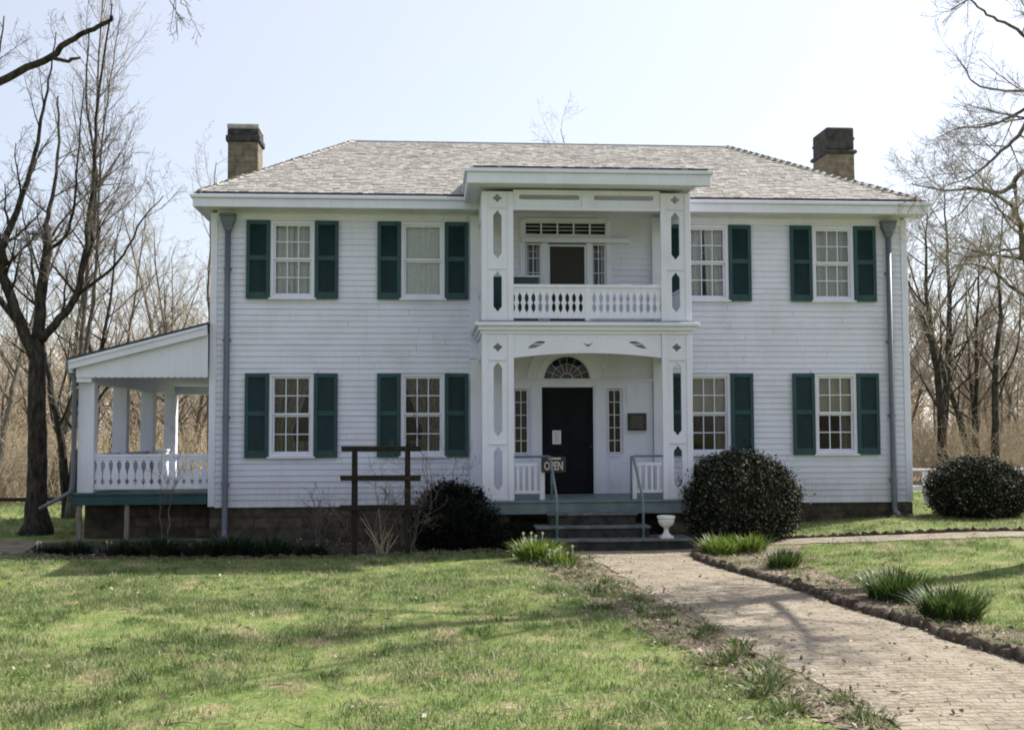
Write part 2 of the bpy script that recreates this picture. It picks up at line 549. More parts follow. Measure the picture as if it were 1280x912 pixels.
def copy_tree(o, loc, rz=0.0, sc=1.0, label=None, group=None):
    c = o.copy()
    COL.objects.link(c)
    c.location = loc
    c.rotation_euler = (0, 0, rz)
    c.scale = (sc, sc, sc)
    if label: c['label'] = label
    if group: c['group'] = group
    for ch in o.children:
        d = ch.copy()
        COL.objects.link(d)
        d.parent = c
    return c

def plate(outer, holes, th):
    """flat board with sawn openings: mesh in the xz plane, centred on y = 0"""
    cu = bpy.data.curves.new('board', 'CURVE')
    cu.dimensions = '2D'
    cu.fill_mode = 'BOTH'
    cu.extrude = th/2
    for pl in [outer] + holes:
        s = cu.splines.new('POLY')
        s.points.add(len(pl) - 1)
        for p, (x, z) in zip(s.points, pl):
            p.co = (x, z, 0, 1)
        s.use_cyclic_u = True
    o = bpy.data.objects.new('board', cu)
    COL.objects.link(o)
    dg = bpy.context.evaluated_depsgraph_get()
    dg.update()
    me = bpy.data.meshes.new_from_object(o.evaluated_get(dg))
    bpy.data.objects.remove(o)
    bpy.data.curves.remove(cu)
    me.materials.clear()
    me.transform(Matrix(((1, 0, 0, 0), (0, 0, -1, 0), (0, 1, 0, 0), (0, 0, 0, 1))))
    return me

def mesh_lists(me):
    return [tuple(v.co) for v in me.vertices], [tuple(p.vertices) for p in me.polygons]

def smooth01(t):
    t = min(1.0, max(0.0, t))
    return t*t*(3 - 2*t)

def gz(x, y):
    return -0.65 + 0.33*smooth01((x - 8)/6)*smooth01((y + 10)/7)

def gz_np(x, y):
    a = np.clip((x - 8)/6, 0, 1)
    b = np.clip((y + 10)/7, 0, 1)
    return -0.65 + 0.33*(a*a*(3 - 2*a))*(b*b*(3 - 2*b))
#@@STRUCT

# ------------------------------------------------------------------ ground, paths, beds
def build_ground():
    xs = np.concatenate([[-900, -300, -120, -60], np.arange(-30, 40.1, 1.0), [60, 120, 300, 900]])
    ys = np.concatenate([[-900, -300, -100, -50], np.arange(-30, 40.1, 1.0), [60, 120, 300, 900]])
    X, Y = np.meshgrid(xs, ys)
    Z = gz_np(X, Y)
    V = np.stack([X.ravel(), Y.ravel(), Z.ravel()], 1)
    n = len(xs)
    i, j = np.meshgrid(np.arange(n - 1), np.arange(len(ys) - 1))
    a = (j*n + i).ravel()
    F = np.stack([a, a + 1, a + n + 1, a + n], 1)
    o = link('ground', np_mesh('ground', V, [F]), M['ground'], smooth=True)
    tag(o, kind='structure')
build_ground()

def catmull(pts, sub):
    out = []
    p = [Vector(q) for q in pts]
    p = [p[0]*2 - p[1]] + p + [p[-1]*2 - p[-2]]
    for i in range(1, len(p) - 2):
        for k in range(sub):
            t = k/sub
            a, b, c, d = p[i-1], p[i], p[i+1], p[i+2]
            out.append(0.5*((2*b) + (c - a)*t + (2*a - 5*b + 4*c - d)*t*t + (3*b - a - 3*c + d)*t*t*t))
    out.append(p[-2])
    return out

def strip(name, left, right, m, h, cols=6, wob=0.0, seed=1):
    r = random.Random(seed)
    n = len(left)
    mb = MB()
    vs = []
    for a, b in zip(left, right):
        wa, wb = r.uniform(-wob, wob), r.uniform(-wob, wob)
        d = (b - a).normalized()
        a2, b2 = a + d*wa, b + d*wb
        for k in range(cols + 1):
            q = a2.lerp(b2, k/cols)
            vs.append((q.x, q.y, gz(q.x, q.y) + h))
    fs = [(i*(cols+1) + k, i*(cols+1) + k + 1, (i+1)*(cols+1) + k + 1, (i+1)*(cols+1) + k) for i in range(n - 1) for k in range(cols)]
    mb.add(vs, fs)
    o = mb.build(name, m, smooth=True)
    return tag(o, kind='structure')

PATH_L = [(6.25, -2.0), (6.40, -2.9), (6.72, -3.7), (6.95, -5.05), (7.0, -7.2), (7.15, -9.77), (7.3, -11.8), (7.4, -13.0), (7.5, -14.5), (7.6, -17), (7.8, -22)]
PATH_R = [(9.2, -2.0), (9.05, -2.9), (8.72, -3.6), (8.53, -4.4), (8.58, -5.47), (8.95, -7.82), (9.1, -9.51), (9.3, -10.5), (9.35, -11.45), (9.5, -12.6), (9.6, -14.5), (9.9, -22)]
def resample(pts, n):
    c = catmull([(x, y, 0) for x, y in pts], 10)
    d = [0]
    for a, b in zip(c, c[1:]):
        d.append(d[-1] + (b - a).length)
    out = []
    for i in range(n):
        t = d[-1]*i/(n - 1)
        k = max(j for j in range(len(d)) if d[j] <= t + 1e-9)
        k = min(k, len(c) - 2)
        f = (t - d[k])/max(1e-9, d[k+1] - d[k])
        out.append(c[k].lerp(c[k+1], f))
    return out
strip('brick_path', resample(PATH_L, 90), resample(PATH_R, 90), M['path'], 0.016, 8, 0.05, 3)
SIDE_U = [(8.9, -2.15), (9.6, -2.35), (10.68, -2.52), (12.02, -3.2), (13.2, -3.5), (14.4, -3.6), (16, -3.6), (22, -3.3)]
SIDE_L = [(8.9, -3.1), (9.6, -3.05), (10.62, -3.33), (11.75, -3.95), (13.0, -4.2), (14.1, -4.28), (16, -4.3), (22, -4.1)]
strip('side_path', resample(SIDE_U, 60), resample(SIDE_L, 60), M['path'], 0.011, 4, 0.06, 4)
strip('flower_bed', resample([(-3.1, -0.2), (0, -0.02), (4, -0.02), (7, -0.02), (9.2, -.02)], 80), resample([(-2.7, -2.35), (-1.2, -3.0), (0.5, -3.3), (2.8, -3.35), (4.5, -3.0), (6.4, -2.7)], 80), M['soil'], 0.007, 8, 0.12, 5)
strip('dirt_path', resample([(-12, 1.6), (-6, 1.0), (-4.2, 0.4), (-2.9, -0.1)], 50), resample([(-12, -2.3), (-6, -2.5), (-4.0, -2.6), (-2.4, -2.35)], 50), M['dirt'], 0.004, 6, 0.15, 6)
strip('path_border', resample([(5.75, -3.1), (6.0, -4.5), (6.1, -6.4), (6.25, -8.5), (6.5, -10.5), (6.8, -12.3), (7.1, -14.6)], 260),
      resample([(6.45, -2.95), (6.85, -4.2), (7.02, -6.4), (7.12, -8.5), (7.25, -10.5), (7.4, -12.3), (7.5, -14.6)], 260), M['dirt'], 0.010, 4, 0.07, 7)
strip('right_border', resample([(9.3, -3.2), (8.75, -4.2), (8.75, -5.5), (9.1, -7.9), (9.25, -9.6), (9.5, -11.4), (9.65, -12.6), (9.75, -14.6)], 260),
      resample([(10.6, -3.5), (10.2, -4.4), (9.9, -5.6), (9.9, -7.9), (10.1, -9.6), (10.35, -11.4), (10.5, -12.6), (10.6, -14.6)], 260), M['dirt'], 0.010, 4, 0.07, 8)

def kerb(name, line, h, w, seed, step=0.19, inset=0.0):
    r = random.Random(seed)
    mb = MB()
    L = resample(line, int(sum((Vector(a) - Vector(b)).length for a, b in zip(line, line[1:]))/step))
    for a, b in zip(L, L[1:]):
        d = (b - a).normalized()
        nrm = Vector((-d.y, d.x, 0))
        c = (a + b)/2 + nrm*r.uniform(-.03, .03)
        yaw = r.uniform(-.3, .3)
        hl, hw, hh = step*r.uniform(.48, .72), w*r.uniform(.42, .6), h*r.uniform(.7, 1.2)
        d2 = (d*math.cos(yaw) + nrm*math.sin(yaw))
        n2 = Vector((-d2.y, d2.x, 0))
        z0 = gz(c.x, c.y)
        tilt = r.uniform(-.03, .03)
        vs = []
        for zz, sh in ((z0 - .03, 1.0), (z0 + hh*.62, 1.02), (z0 + hh, .72)):
            for sx, sy in ((-1, -1), (1, -1), (1, 1), (-1, 1)):
                p = c + d2*hl*sx*sh*r.uniform(.88, 1.08) + n2*hw*sy*sh*r.uniform(.88, 1.08)
                vs.append((p.x, p.y, zz + tilt*sx + (r.uniform(-.012, .012) if zz > z0 else 0)))
        fs = [(8, 9, 10, 11)]
        for l in (0, 4):
            fs += [(l + k, l + (k+1) % 4, l + 4 + (k+1) % 4, l + 4 + k) for k in range(4)]
        mb.add(vs, fs)
    o = mb.build(name, M['kerb'], bevel=0.012)
    return tag(o, kind='structure')
kerb('brick_kerb', [(9.35, -2.95), (8.80, -3.45), (8.60, -4.3), (8.66, -5.47), (8.82, -6.35), (9.04, -7.82), (9.17, -9.51), (9.38, -10.5), (9.42, -11.45), (9.58, -12.6), (9.68, -14.5), (9.9, -20)], 0.105, 0.12, 11, 0.085)
kerb('lawn_kerb', [(10.55, -2.38), (12.02, -3.05), (13.2, -3.36), (14.4, -3.46), (16, -3.46), (22, -3.2)], 0.055, 0.07, 12, 0.10)
kerb('bed_kerb', [(-2.95, -2.35), (-1.6, -3.0), (0.5, -3.32), (2.8, -3.36), (4.3, -3.02), (5.6, -2.75)], 0.045, 0.08, 13, 0.17)

# ------------------------------------------------------------------ the house
HOUSE = thing('white_house', 'two storey white clapboard house with green shutters and a double portico', 'house', (7, 0, -0.65))
W, D = 14.05, 7.0                     # width and depth of the main block
EZ0, EZ1 = 5.76, 6.0                  # cornice

WIN = [(1.58, .949, 2.576, 'drapeL'), (4.14, .949, 2.576, 'drapeR'), (9.885, .949, 2.576, 'shade'), (12.49, .949, 2.576, 'shade2'),
       (1.58, 4.058, 5.59, 'lace'), (4.14, 4.058, 5.59, 'plain'), (9.885, 4.058, 5.59, 'lacegap'), (12.49, 4.058, 5.59, 'lace')]
WW = 0.87
openings = [(cx - WW/2 + .05, cx + WW/2 - .05, z0 + .04, z1 - .03) for cx, z0, z1, k in WIN]
DOOR_OPEN = [(6.5, 7.53, 0.2, 2.30), (5.94, 6.23, 0.98, 2.26), (7.82, 8.10, 0.98, 2.26),
             (6.64, 7.42, 3.40, 5.17), (6.19, 6.50, 4.30, 5.18), (7.52, 7.81, 4.30, 5.18), (6.18, 7.82, 5.35, 5.62)]
openings += DOOR_OPEN
FAN = (7.01, 2.42, 0.49)              # fanlight centre and radius

def clapboards():
    mb = MB()
    ex = 0.1165
    r = random.Random(3)
    nrow = int(math.ceil(5.78/ex))
    XL, XR = 0.11, W - 0.11
    for i in range(nrow):
        z0, z1 = i*ex, min((i + 1)*ex, 5.80)
        cuts = []
        for a, b, c, d in openings:
            if z1 > c and z0 < d:
                cuts.append((a, b))
        if z1 > FAN[1] and z0 < FAN[1] + FAN[2]:
            h = max(0, z0 - FAN[1])
            w = math.sqrt(max(0, FAN[2]**2 - h*h))
            cuts.append((FAN[0] - w, FAN[0] + w))
        cuts.sort()
        segs, x = [], XL
        for a, b in cuts:
            if a > x: segs.append((x, a))
            x = max(x, b)
        segs.append((x, XR))
        for a, b in segs:
            # boards of random length butt against each other with a hairline
            q = a
            while q < b - 1e-6:
                e = q + r.uniform(2.4, 4.6)
                if b - e < 0.6: e = b
                j = r.uniform(-.003, .003)
                d0, d1 = r.gauss(0, .0022), r.gauss(0, .0022)
                yb, yt = -0.024 + j, -0.004 + j
                mb.add([(q, yb, z0 + d0), (e, yb, z0 + d1), (e, yt, z1 + .004), (q, yt, z1 + .004), (q, 0.0, z0 + d0), (e, 0.0, z0 + d1)], [(0, 1, 2, 3), (1, 0, 4, 5)])
                q = e + (0.004 if e < b else 0)
    # side and rear walls: boards as plain courses
    for i in range(nrow):
        z0, z1 = i*ex, min((i + 1)*ex, 5.80)
        for xo, xi in ((-0.024, -0.004), (W + 0.024, W + 0.004)):
            mb.quad((xo, 0.11, z0), (xo, D, z0), (xi, D, z1), (xi, 0.11, z1))
            mb.quad((xo, 0.11, z0), (xi, 0.11, z0), (xi, D, z0), (xo, D, z0))
        mb.quad((0, D + .024, z0), (W, D + .024, z0), (W, D + .004, z1), (0, D + .004, z1))
    return mb
clapboards().build('wall', M['siding'], HOUSE)

# corner boards, frieze and water table
for x0, x1 in ((-0.012, 0.12), (W - 0.12, W + 0.012)):
    MB().box(x0, x1, -0.034, 0.10, -0.01, 5.74).build('corner_board', M['trim'], HOUSE, 0.004)
for x0, x1 in ((0.122, 5.0), (9.25, W - 0.122)):
    MB().box(x0, x1, -0.040, -0.002, -0.03, -0.001).build('water_table', M['trim'], HOUSE, 0.004)
    MB().box(x0, x1, -0.036, -0.004, 5.60, 5.742).build('frieze_board', M['trim'], HOUSE, 0.004)

def interior():
    mb = MB()
    i0, i1 = 0.16, W - 0.16
    mb.quad((i0, 4.2, 0.1), (i1, 4.2, 0.1), (i1, 4.2, 5.7), (i0, 4.2, 5.7))
    for x in (i0, 5.6, 8.5, i1):
        mb.quad((x, 0.04, 0.1), (x, 4.2, 0.1), (x, 4.2, 5.7), (x, 0.04, 5.7))
    mb.quad((i0, 0.04, 3.05), (i1, 0.04, 3.05), (i1, 4.2, 3.05), (i0, 4.2, 3.05))
    mb.quad((i0, 0.04, 5.72), (i1, 0.04, 5.72), (i1, 4.2, 5.72), (i0, 4.2, 5.72))
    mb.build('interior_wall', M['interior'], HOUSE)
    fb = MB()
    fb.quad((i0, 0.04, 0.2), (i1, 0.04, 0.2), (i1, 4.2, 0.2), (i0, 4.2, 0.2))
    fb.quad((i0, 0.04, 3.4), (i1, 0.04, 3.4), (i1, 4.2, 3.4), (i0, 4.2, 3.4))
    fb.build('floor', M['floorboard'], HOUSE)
interior()

# foundation
fb = MB()
fb.box(0.02, W - .02, 0.02, D - .02, -0.9, -0.03)
fb.box(W - 0.34, W + 0.0, -0.02, 0.4, -0.9, -0.032)
fb.box(-2.5, 0.02, 0.55, D - .3, -0.9, 0.02)
fb.build('foundation', M['found'], HOUSE)

def cloth(x0, x1, z0, z1, y, edge=None, folds=9, amp=0.018, seed=1, nx=48, nz=20):
    """hanging cloth with folds; edge(t) gives the span (a, b) of the width at height t (0 bottom, 1 top)"""
    r = random.Random(seed)
    ph = [r.uniform(0, 6.28) for _ in range(4)]
    mb = MB()
    vs = []
    for j in range(nz + 1):
        tt = j/nz
        a, b = edge(tt) if edge else (0, 1)
        for i in range(nx + 1):
            s = i/nx
            u = a + (b - a)*s
            yy = y + amp*(math.sin(s*folds*6.28 + ph[0]) + .5*math.sin(s*folds*11.1 + ph[1] + tt*.8))
            vs.append((x0 + (x1 - x0)*u, yy, z0 + (z1 - z0)*tt))
    fs = [(j*(nx+1) + i, j*(nx+1) + i + 1, (j+1)*(nx+1) + i + 1, (j+1)*(nx+1) + i) for j in range(nz) for i in range(nx)]
    return mb.add(vs, fs)

def window(cx, z0, z1, kind, idx):
    lower = z0 < 2
    x0, x1 = cx - WW/2, cx + WW/2
    f = MB()
    cw = 0.065
    f.box(x0 + .004, x0 + cw, -0.05, 0.08, z0 + .002, z1)
    f.box(x1 - cw, x1 - .004, -0.05, 0.08, z0 + .002, z1)
    f.box(x0 + cw, x1 - cw, -0.048, 0.08, z1 - cw, z1 - .002)
    if lower:
        f.box(x0 - .06, x1 + .06, -0.075, -0.002, z1 + .002, z1 + .05)
    else:
        f.box(x0 - .03, x1 + .03, -0.07, -0.002, z1 + .002, z1 + .03)
    f.box(x0 + cw, x1 - cw, -0.046, 0.08, z0 + .004, z0 + .058)
    # sashes
    a, b = x0 + cw, x1 - cw
    zb, zt = z0 + .06, z1 - cw
    zm = (zb + zt)/2
    st = 0.038
    for (s0, s1, y) in ((zm - .0, zt, 0.0), (zb, zm, 0.035)):
        y0, y1 = y - .018, y + .016
        f.box(a, a + st, y0, y1, s0, s1)
        f.box(b - st, b, y0, y1, s0, s1)
        f.box(a + st, b - st, y0 + .001, y1, s1 - st, s1)
        f.box(a + st, b - st, y0 + .001, y1, s0, s0 + st)
        if kind != 'plain':
            for k in (1, 2):
                xm = a + st + (b - a - 2*st)*k/3
                f.box(xm - .0105, xm + .0105, y0 + .004, y1 - .004, s0 + st, s1 - st)
            sm = (s0 + s1)/2
            f.box(a + st, b - st, y0 + .006, y1 - .006, sm - .0105, sm + .0105)
    fr = f.build('window', M['trim'], HOUSE, 0.003)
    s = MB()
    s.box(x0 - .03, x1 + .03, -0.095, 0.03, z0 - .035, z0)
    s.build('sill', M['trim'], fr, 0.004)
    g = MB()
    g.quad((a + .02, .003, zm), (b - .02, .003, zm), (b - .02, .003, zt), (a + .02, .003, zt))
    g.quad((a + .02, .038, zb), (b - .02, .038, zb), (b - .02, .038, zm), (a + .02, .038, zm))
    g.build('pane', M['glass'], fr)
    cz0, cz1 = zb - .14, zt + .03
    yc = 0.13
    if kind == 'lace':
        cloth(a - .03, cx + .01, cz0, cz1, yc, None, 5, .014, idx).build('curtain', M['lace'], fr)
        cloth(cx - .005, b + .03, cz0, cz1, yc + .02, None, 5, .014, idx + 20).build('curtain', M['lace'], fr)
    elif kind == 'plain':
        cloth(a - .03, b + .03, cz0, cz1, .085, None, 9, .008, idx).build('curtain', M['lace'], fr)
    elif kind == 'lacegap':
        cloth(a - .03, b + .03, cz0, cz1, yc, lambda t: (0, .40 - .05*(1 - t)), 5, .014, idx).build('curtain', M['lace'], fr)
        cloth(a - .03, b + .03, cz0, cz1, yc + .02, lambda t: (.47 + .06*(1 - t), 1), 6, .014, idx + 20).build('curtain', M['lace'], fr)
    elif kind in ('drapeL', 'drapeR'):
        def e1(t):
            k = .50 + .50*max(0, (t - .38)/.62)**.8 if t > .38 else .50 + .12*(1 - t/.38)
            return (0, k)
        def e2(t): return (1 - e1(t)[1], 1)
        cloth(a - .03, b + .03, cz0, cz1, yc, e1 if kind == 'drapeL' else e2, 8, .02, idx).build('curtain', M['drape'], fr)
        # something pale standing low in the room beyond the glass
        cloth(a, b, cz0, cz0 + .38, .34, (lambda t: (.25, 1)) if kind == 'drapeL' else (lambda t: (.1, .9)), 3, .03, idx + 5).build('cafe_curtain', M['drape'], fr)
    else:
        q = MB()
        q.box(a - .02, b + .02, .085, .090, zm - .01, cz1)
        q.build('roller_shade', M['shade'], fr)
        cloth(a, b + .03, cz0, zm, yc + .02, lambda t: (.66, 1), 4, .014, idx).build('curtain', M['drape'], fr)
    return fr

for i, (cx, z0, z1, k) in enumerate(WIN):
    window(cx, z0, z1, k, i + 1)

def shutter(x0, z0, z1):
    w = 0.458
    f = MB()
    st = 0.07
    y0, y1 = -0.085, -0.045
    f.box(x0, x0 + st, y0, y1, z0, z1)
    f.box(x0 + w - st, x0 + w, y0, y1, z0, z1)
    zm = z0 + (z1 - z0)*.52
    rails = [(z0, z0 + .13), (zm - .045, zm + .045), (z1 - .085, z1)]
    for a, b in rails:
        f.box(x0 + st, x0 + w - st, y0 + .002, y1, a, b)
    fr = f.build('shutter', M['shutter'], HOUSE, 0.004)
    l = MB()
    l.quad((x0 + st - .01, y1 - .004, z0 + .1), (x0 + w - st + .01, y1 - .004, z0 + .1), (x0 + w - st + .01, y1 - .004, z1 - .06), (x0 + st - .01, y1 - .004, z1 - .06))
    for (a0, a1), (b0, b1) in zip(rails, rails[1:]):
        n = int((b0 - a1)/.042)
        for k in range(n):
            z = a1 + (k + .5)*(b0 - a1)/n
            l.add([(x0 + st - .005, -0.073, z - .020), (x0 + w - st + .005, -0.073, z - .020), (x0 + w - st + .005, -0.055, z + .013), (x0 + st - .005, -0.055, z + .013),
                   (x0 + st - .005, -0.067, z - .024), (x0 + w - st + .005, -0.067, z - .024)], [(0, 1, 2, 3), (1, 0, 4, 5)])
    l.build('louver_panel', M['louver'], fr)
for cx, z0, z1, k in WIN:
    zt = z1 + .0
    shutter(cx - WW/2 - .462, z0 - .02, zt)
    shutter(cx + WW/2 + .004, z0 - .02, zt)

# ---- cornice and roof
def ring(mb, o, z0, z1, front=True):
    """box ring round the main block, o = overhang outer face, o - .06 inner"""
    th = 0.06
    mb.box(-o, W + o, -o - .25, -o - .25 + th, z0, z1)
    mb.box(-o, W + o, D + o + .25 - th, D + o + .25, z0, z1)
    mb.box(-o, -o + th, -o - .25 + th, D + o + .25 - th, z0, z1)
    mb.box(W + o - th, W + o, -o - .25 + th, D + o + .25 - th, z0, z1)
c = MB()
ring(c, 0.27, EZ0, EZ1 - .07)
ring(c, 0.315, EZ1 - .068, EZ1)
c.quad((-.24, -.47, EZ0 + .03), (W + .24, -.47, EZ0 + .03), (W + .24, .3, EZ0 + .03), (-.24, .3, EZ0 + .03))
c.quad((-.24, .3, EZ0 + .03), (.2, .3, EZ0 + .03), (.2, D + .4, EZ0 + .03), (-.24, D + .4, EZ0 + .03))
c.quad((W - .2, .3, EZ0 + .03), (W + .24, .3, EZ0 + .03), (W + .24, D + .4, EZ0 + .03), (W - .2, D + .4, EZ0 + .03))
c.build('eave_cornice', M['trim'], HOUSE, 0.008)
gt = MB()
gt.box(-.22, W + .22, -.50, -.33, EZ1 - .05, EZ1 + .05)
gt.box(-.22, -.1, -.33, D + .4, EZ1 - .05, EZ1 + .05)
gt.box(W + .1, W + .22, -.33, D + .4, EZ1 - .05, EZ1 + .05)
gt.build('roof_flashing', M['darkmetal'], HOUSE)

RX0, RX1, RY0, RY1, RZ = -.18, W + .12, -.47, D + .47, 6.06
KX0, KX1, KY, KZ = 2.54, 11.25, 3.5, 8.13
def shingles(mb, e0, e1, k0, k1, seed, ex=0.12):
    r = random.Random(seed)
    e0, e1, k0, k1 = map(Vector, (e0, e1, k0, k1))
    nrm = (e1 - e0).cross(k0 - e0).normalized()
    along = (e1 - e0).normalized()
    # slope length measured at right angles to the eave
    def perp(v): return (v - along*v.dot(along))
    up = perp(k0 - e0)
    L = up.length
    up.normalize()
    n = int(L/ex)
    a0 = 0.0
    for i in range(n):
        t = i/n
        pa, pb = e0.lerp(k0, t), e1.lerp(k1, t)
        x = -r.uniform(0, .1)
        wid = (pb - pa).dot(along)
        while x < wid:
            w = r.uniform(.07, .19)
            s, e = max(-.03, x), min(wid + .03, x + w - .006)
            x += w
            if e - s < .02: continue
            lo = -r.uniform(0, .018)
            b = .018 + r.uniform(-.003, .008)
            hi = ex*(1.12 if i < n - 1 else .9)
            p0 = pa + along*s + up*lo
            p1 = pa + along*e + up*lo
            p2 = pa + along*e + up*hi
            p3 = pa + along*s + up*hi
            mb.add([p0 + nrm*b, p1 + nrm*(b + r.uniform(-.004, .004)), p2 + nrm*.006, p3 + nrm*.006, p0, p1], [(0, 1, 2, 3), (1, 0, 4, 5)])
    mb.quad(e0, e1, k1, k0)
rf = MB()
A, B, C_, D_ = (RX0, RY0, RZ), (RX1, RY0, RZ), (RX1, RY1, RZ), (RX0, RY1, RZ)
K0, K1 = (KX0, KY, KZ), (KX1, KY, KZ)
shingles(rf, A, B, K0, K1, 21)
shingles(rf, B, C_, K1, K1, 22)
shingles(rf, C_, D_, K1, K0, 23)
shingles(rf, D_, A, K0, K0, 24)
# hip caps: overlapping pairs of shingles
def caps(mb, p, q, seed, step=0.16):
    r = random.Random(seed)
    p, q = Vector(p), Vector(q)
    d = (q - p).normalized()
    side = d.cross(Vector((0, 0, 1))).normalized()
    n = int((q - p).length/step)
    for i in range(n):
        c = p + d*(i*step)
        for s in (-1, 1):
            w, h = .12, .050 + r.uniform(-.012, .014)
            a0 = c + Vector((0, 0, h))
            a1 = c + d*step*1.25 + Vector((0, 0, .035))
            b0 = c + side*s*w + Vector((0, 0, h - .055))
            b1 = c + d*step*1.25 + side*s*w + Vector((0, 0, -.02))
            mb.quad(a0, b0, b1, a1)
            mb.quad(a0, b0, b0 - Vector((0, 0, .05)), a0 - Vector((0, 0, .05)))
for q0, q1, s in ((A, K0, 1), (B, K1, 2), (C_, K1, 3), (D_, K0, 4)):
    caps(rf, q0, q1, s)
rf.build('roof', M['shingle'], HOUSE)
rc = MB()
rc.prism_x([(KY - .10, KZ - .02), (KY, KZ + .018), (KY + .10, KZ - .02), (KY, KZ - .01)], KX0 - .02, KX1 + .02)
rc.build('ridge_cap', M['pipe'], HOUSE)

def chimney(x0, x1, y0, y1, kind):
    s = MB()
    s.box(x0, x1, y0, y1, 5.5, 8.0 if kind == 'l' else 7.93)
    ch = s.build('chimney', M['chim'], HOUSE, 0.015)
    k = MB()
    if kind == 'l':
        k.box(x0 - .045, x1 + .045, y0 - .045, y1 + .045, 8.0, 8.14)
        k.box(x0 - .012, x1 + .012, y0 - .012, y1 + .012, 8.14, 8.29)
        k.build('chimney_band', M['chimdark'], ch, 0.015)
        k = MB()
        k.box(x0 - .02, x1 + .02, y0 - .02, y1 + .02, 8.292, 8.41)
        k.build('chimney_cap', M['concrete'], ch, 0.02)
    else:
        k.box(x0 - .06, x1 + .06, y0 - .06, y1 + .06, 7.93, 8.02)
        k.box(x0 + .0, x1 - .0, y0 + .0, y1 - .0, 8.02, 8.56)
        k.box(x0 - .02, x1 + .02, y0 - .02, y1 + .02, 8.25, 8.34)
        k.build('chimney_cap', M['chimdark'], ch, 0.03)
    return ch
chimney(-.28, .40, 3.2, 3.9, 'l')['label'] = 'brown stone chimney with a pale cap over a dark band'
chimney(13.6, 14.27, 3.2, 4.15, 'r')['label'] = 'brown stone chimney with a tall blackened top'

# ---- downspouts
def downspout(x, zb):
    p = MB()
    y = -0.10
    p.tube([(x, y, 5.45), (x, y, zb + .22), (x, y - .02, zb + .12), (x + .02, y - .16, zb + .03)], .058, 12)
    for z in (4.6, 3.2, 1.7, .4):
        p.box(x - .075, x + .075, y - .01, -.03, z, z + .035)
    d = p.build('downspout', M['pipe'], HOUSE, 0, True)
    h = MB()
    def fr(w0, d0, w1, d1, z0, z1):
        vs = [(x - w0, y - d0, z0), (x + w0, y - d0, z0), (x + w0, y + d0, z0), (x - w0, y + d0, z0), (x - w1, y - d1, z1), (x + w1, y - d1, z1), (x + w1, y + d1, z1), (x - w1, y + d1, z1)]
        h.add(vs, [(3, 2, 1, 0), (4, 5, 6, 7), (0, 1, 5, 4), (1, 2, 6, 5), (2, 3, 7, 6), (3, 0, 4, 7)])
    fr(.062, .055, .095, .075, 5.36, 5.46)
    fr(.095, .075, .115, .08, 5.462, 5.52)
    fr(.125, .08, .15, .09, 5.522, 5.65)
    fr(.16, .095, .16, .095, 5.652, 5.70)
    h.build('conductor_head', M['pipe'], d, 0.006)
downspout(.33, gz(.33, 0) - .0)
downspout(13.64, gz(13.6, 0))

# ---- portico
PX0, PX1, PY = 5.22, 9.05, -2.0
CXP = 7.13
def slot(cx, z0, z1, w):
    h = w/2
    k = w*.62
    pts = [(cx - h, z0 + k), (cx - h*.72, z0 + k*.62), (cx - h*.5, z0 + k*.55), (cx - h*.3, z0 + k*.2), (cx, z0), (cx + h*.3, z0 + k*.2), (cx + h*.5, z0 + k*.55), (cx + h*.72, z0 + k*.62), (cx + h, z0 + k)]
    top = [(cx + h, z1 - k), (cx + h*.72, z1 - k*.62), (cx + h*.5, z1 - k*.55), (cx + h*.3, z1 - k*.2), (cx, z1), (cx - h*.3, z1 - k*.2), (cx - h*.5, z1 - k*.55), (cx - h*.72, z1 - k*.62), (cx - h, z1 - k)]
    return pts + top
def quatre(cx, cz, r):
    return [(cx + r*(.82 + .18*math.cos(4*a))*math.cos(a)*1.15, cz + r*(.82 + .18*math.cos(4*a))*math.sin(a)) for a in [2*math.pi*k/24 for k in range(24)]]
def board_into(mb, me, fn):
    v, f = mesh_lists(me)
    mb.add([fn(p) for p in v], f)
    bpy.data.meshes.remove(me)
def pillar(x0, x1, z0, z1, slots, dia, outer):
    cx = (x0 + x1)/2
    mb = MB()
    holes = [slot(cx, a, b, .155) for a, b in slots] + [quatre(cx, dia, .075)]
    me = plate([(x0, z0), (x1, z0), (x1, z1), (x0, z1)], holes, .05)
    board_into(mb, me, lambda p: (p[0], p[1] + PY + .03, p[2]))
    # raised stiles and little ledges above the openings
    for a, b in ((x0 - .004, x0 + .10), (x1 - .10, x1 + .004)):
        mb.box(a, b, PY - .018, PY + .004, z0, z1 - .002)
    for a, b in slots:
        mb.box(cx - .15, cx + .15, PY - .02, PY + .004, b + .04, b + .06)
    mb.box(x0 + .102, x1 - .102, PY - .014, PY + .004, z0, z0 + .08)
    # return board on the outer side
    d0, d1 = PY + .056, PY + .50
    xs = x0 + .025 if outer < 0 else x1 - .025
    cy = (d0 + d1)/2
    me = plate([(d0, z0), (d1, z0), (d1, z1), (d0, z1)], [slot(cy, a, b, .16) for a, b in slots] + [quatre(cy, dia, .07)], .05)
    board_into(mb, me, lambda p: (xs + p[1], p[0], p[2]))
    mb.build('portico_pillar', M['trim'], HOUSE, 0.004)
LS = [(0.37, 1.15), (1.34, 2.67)]
US = [(3.60, 4.33), (4.57, 5.45)]
for x0, x1, o in ((PX0, 5.79, -1), (8.52, PX1 + .02, 1)):
    pillar(x0, x1, .18, 3.19, LS, 2.95, o)
    pillar(x0, x1, 3.43, 5.80, US, 5.74 - .06, o)

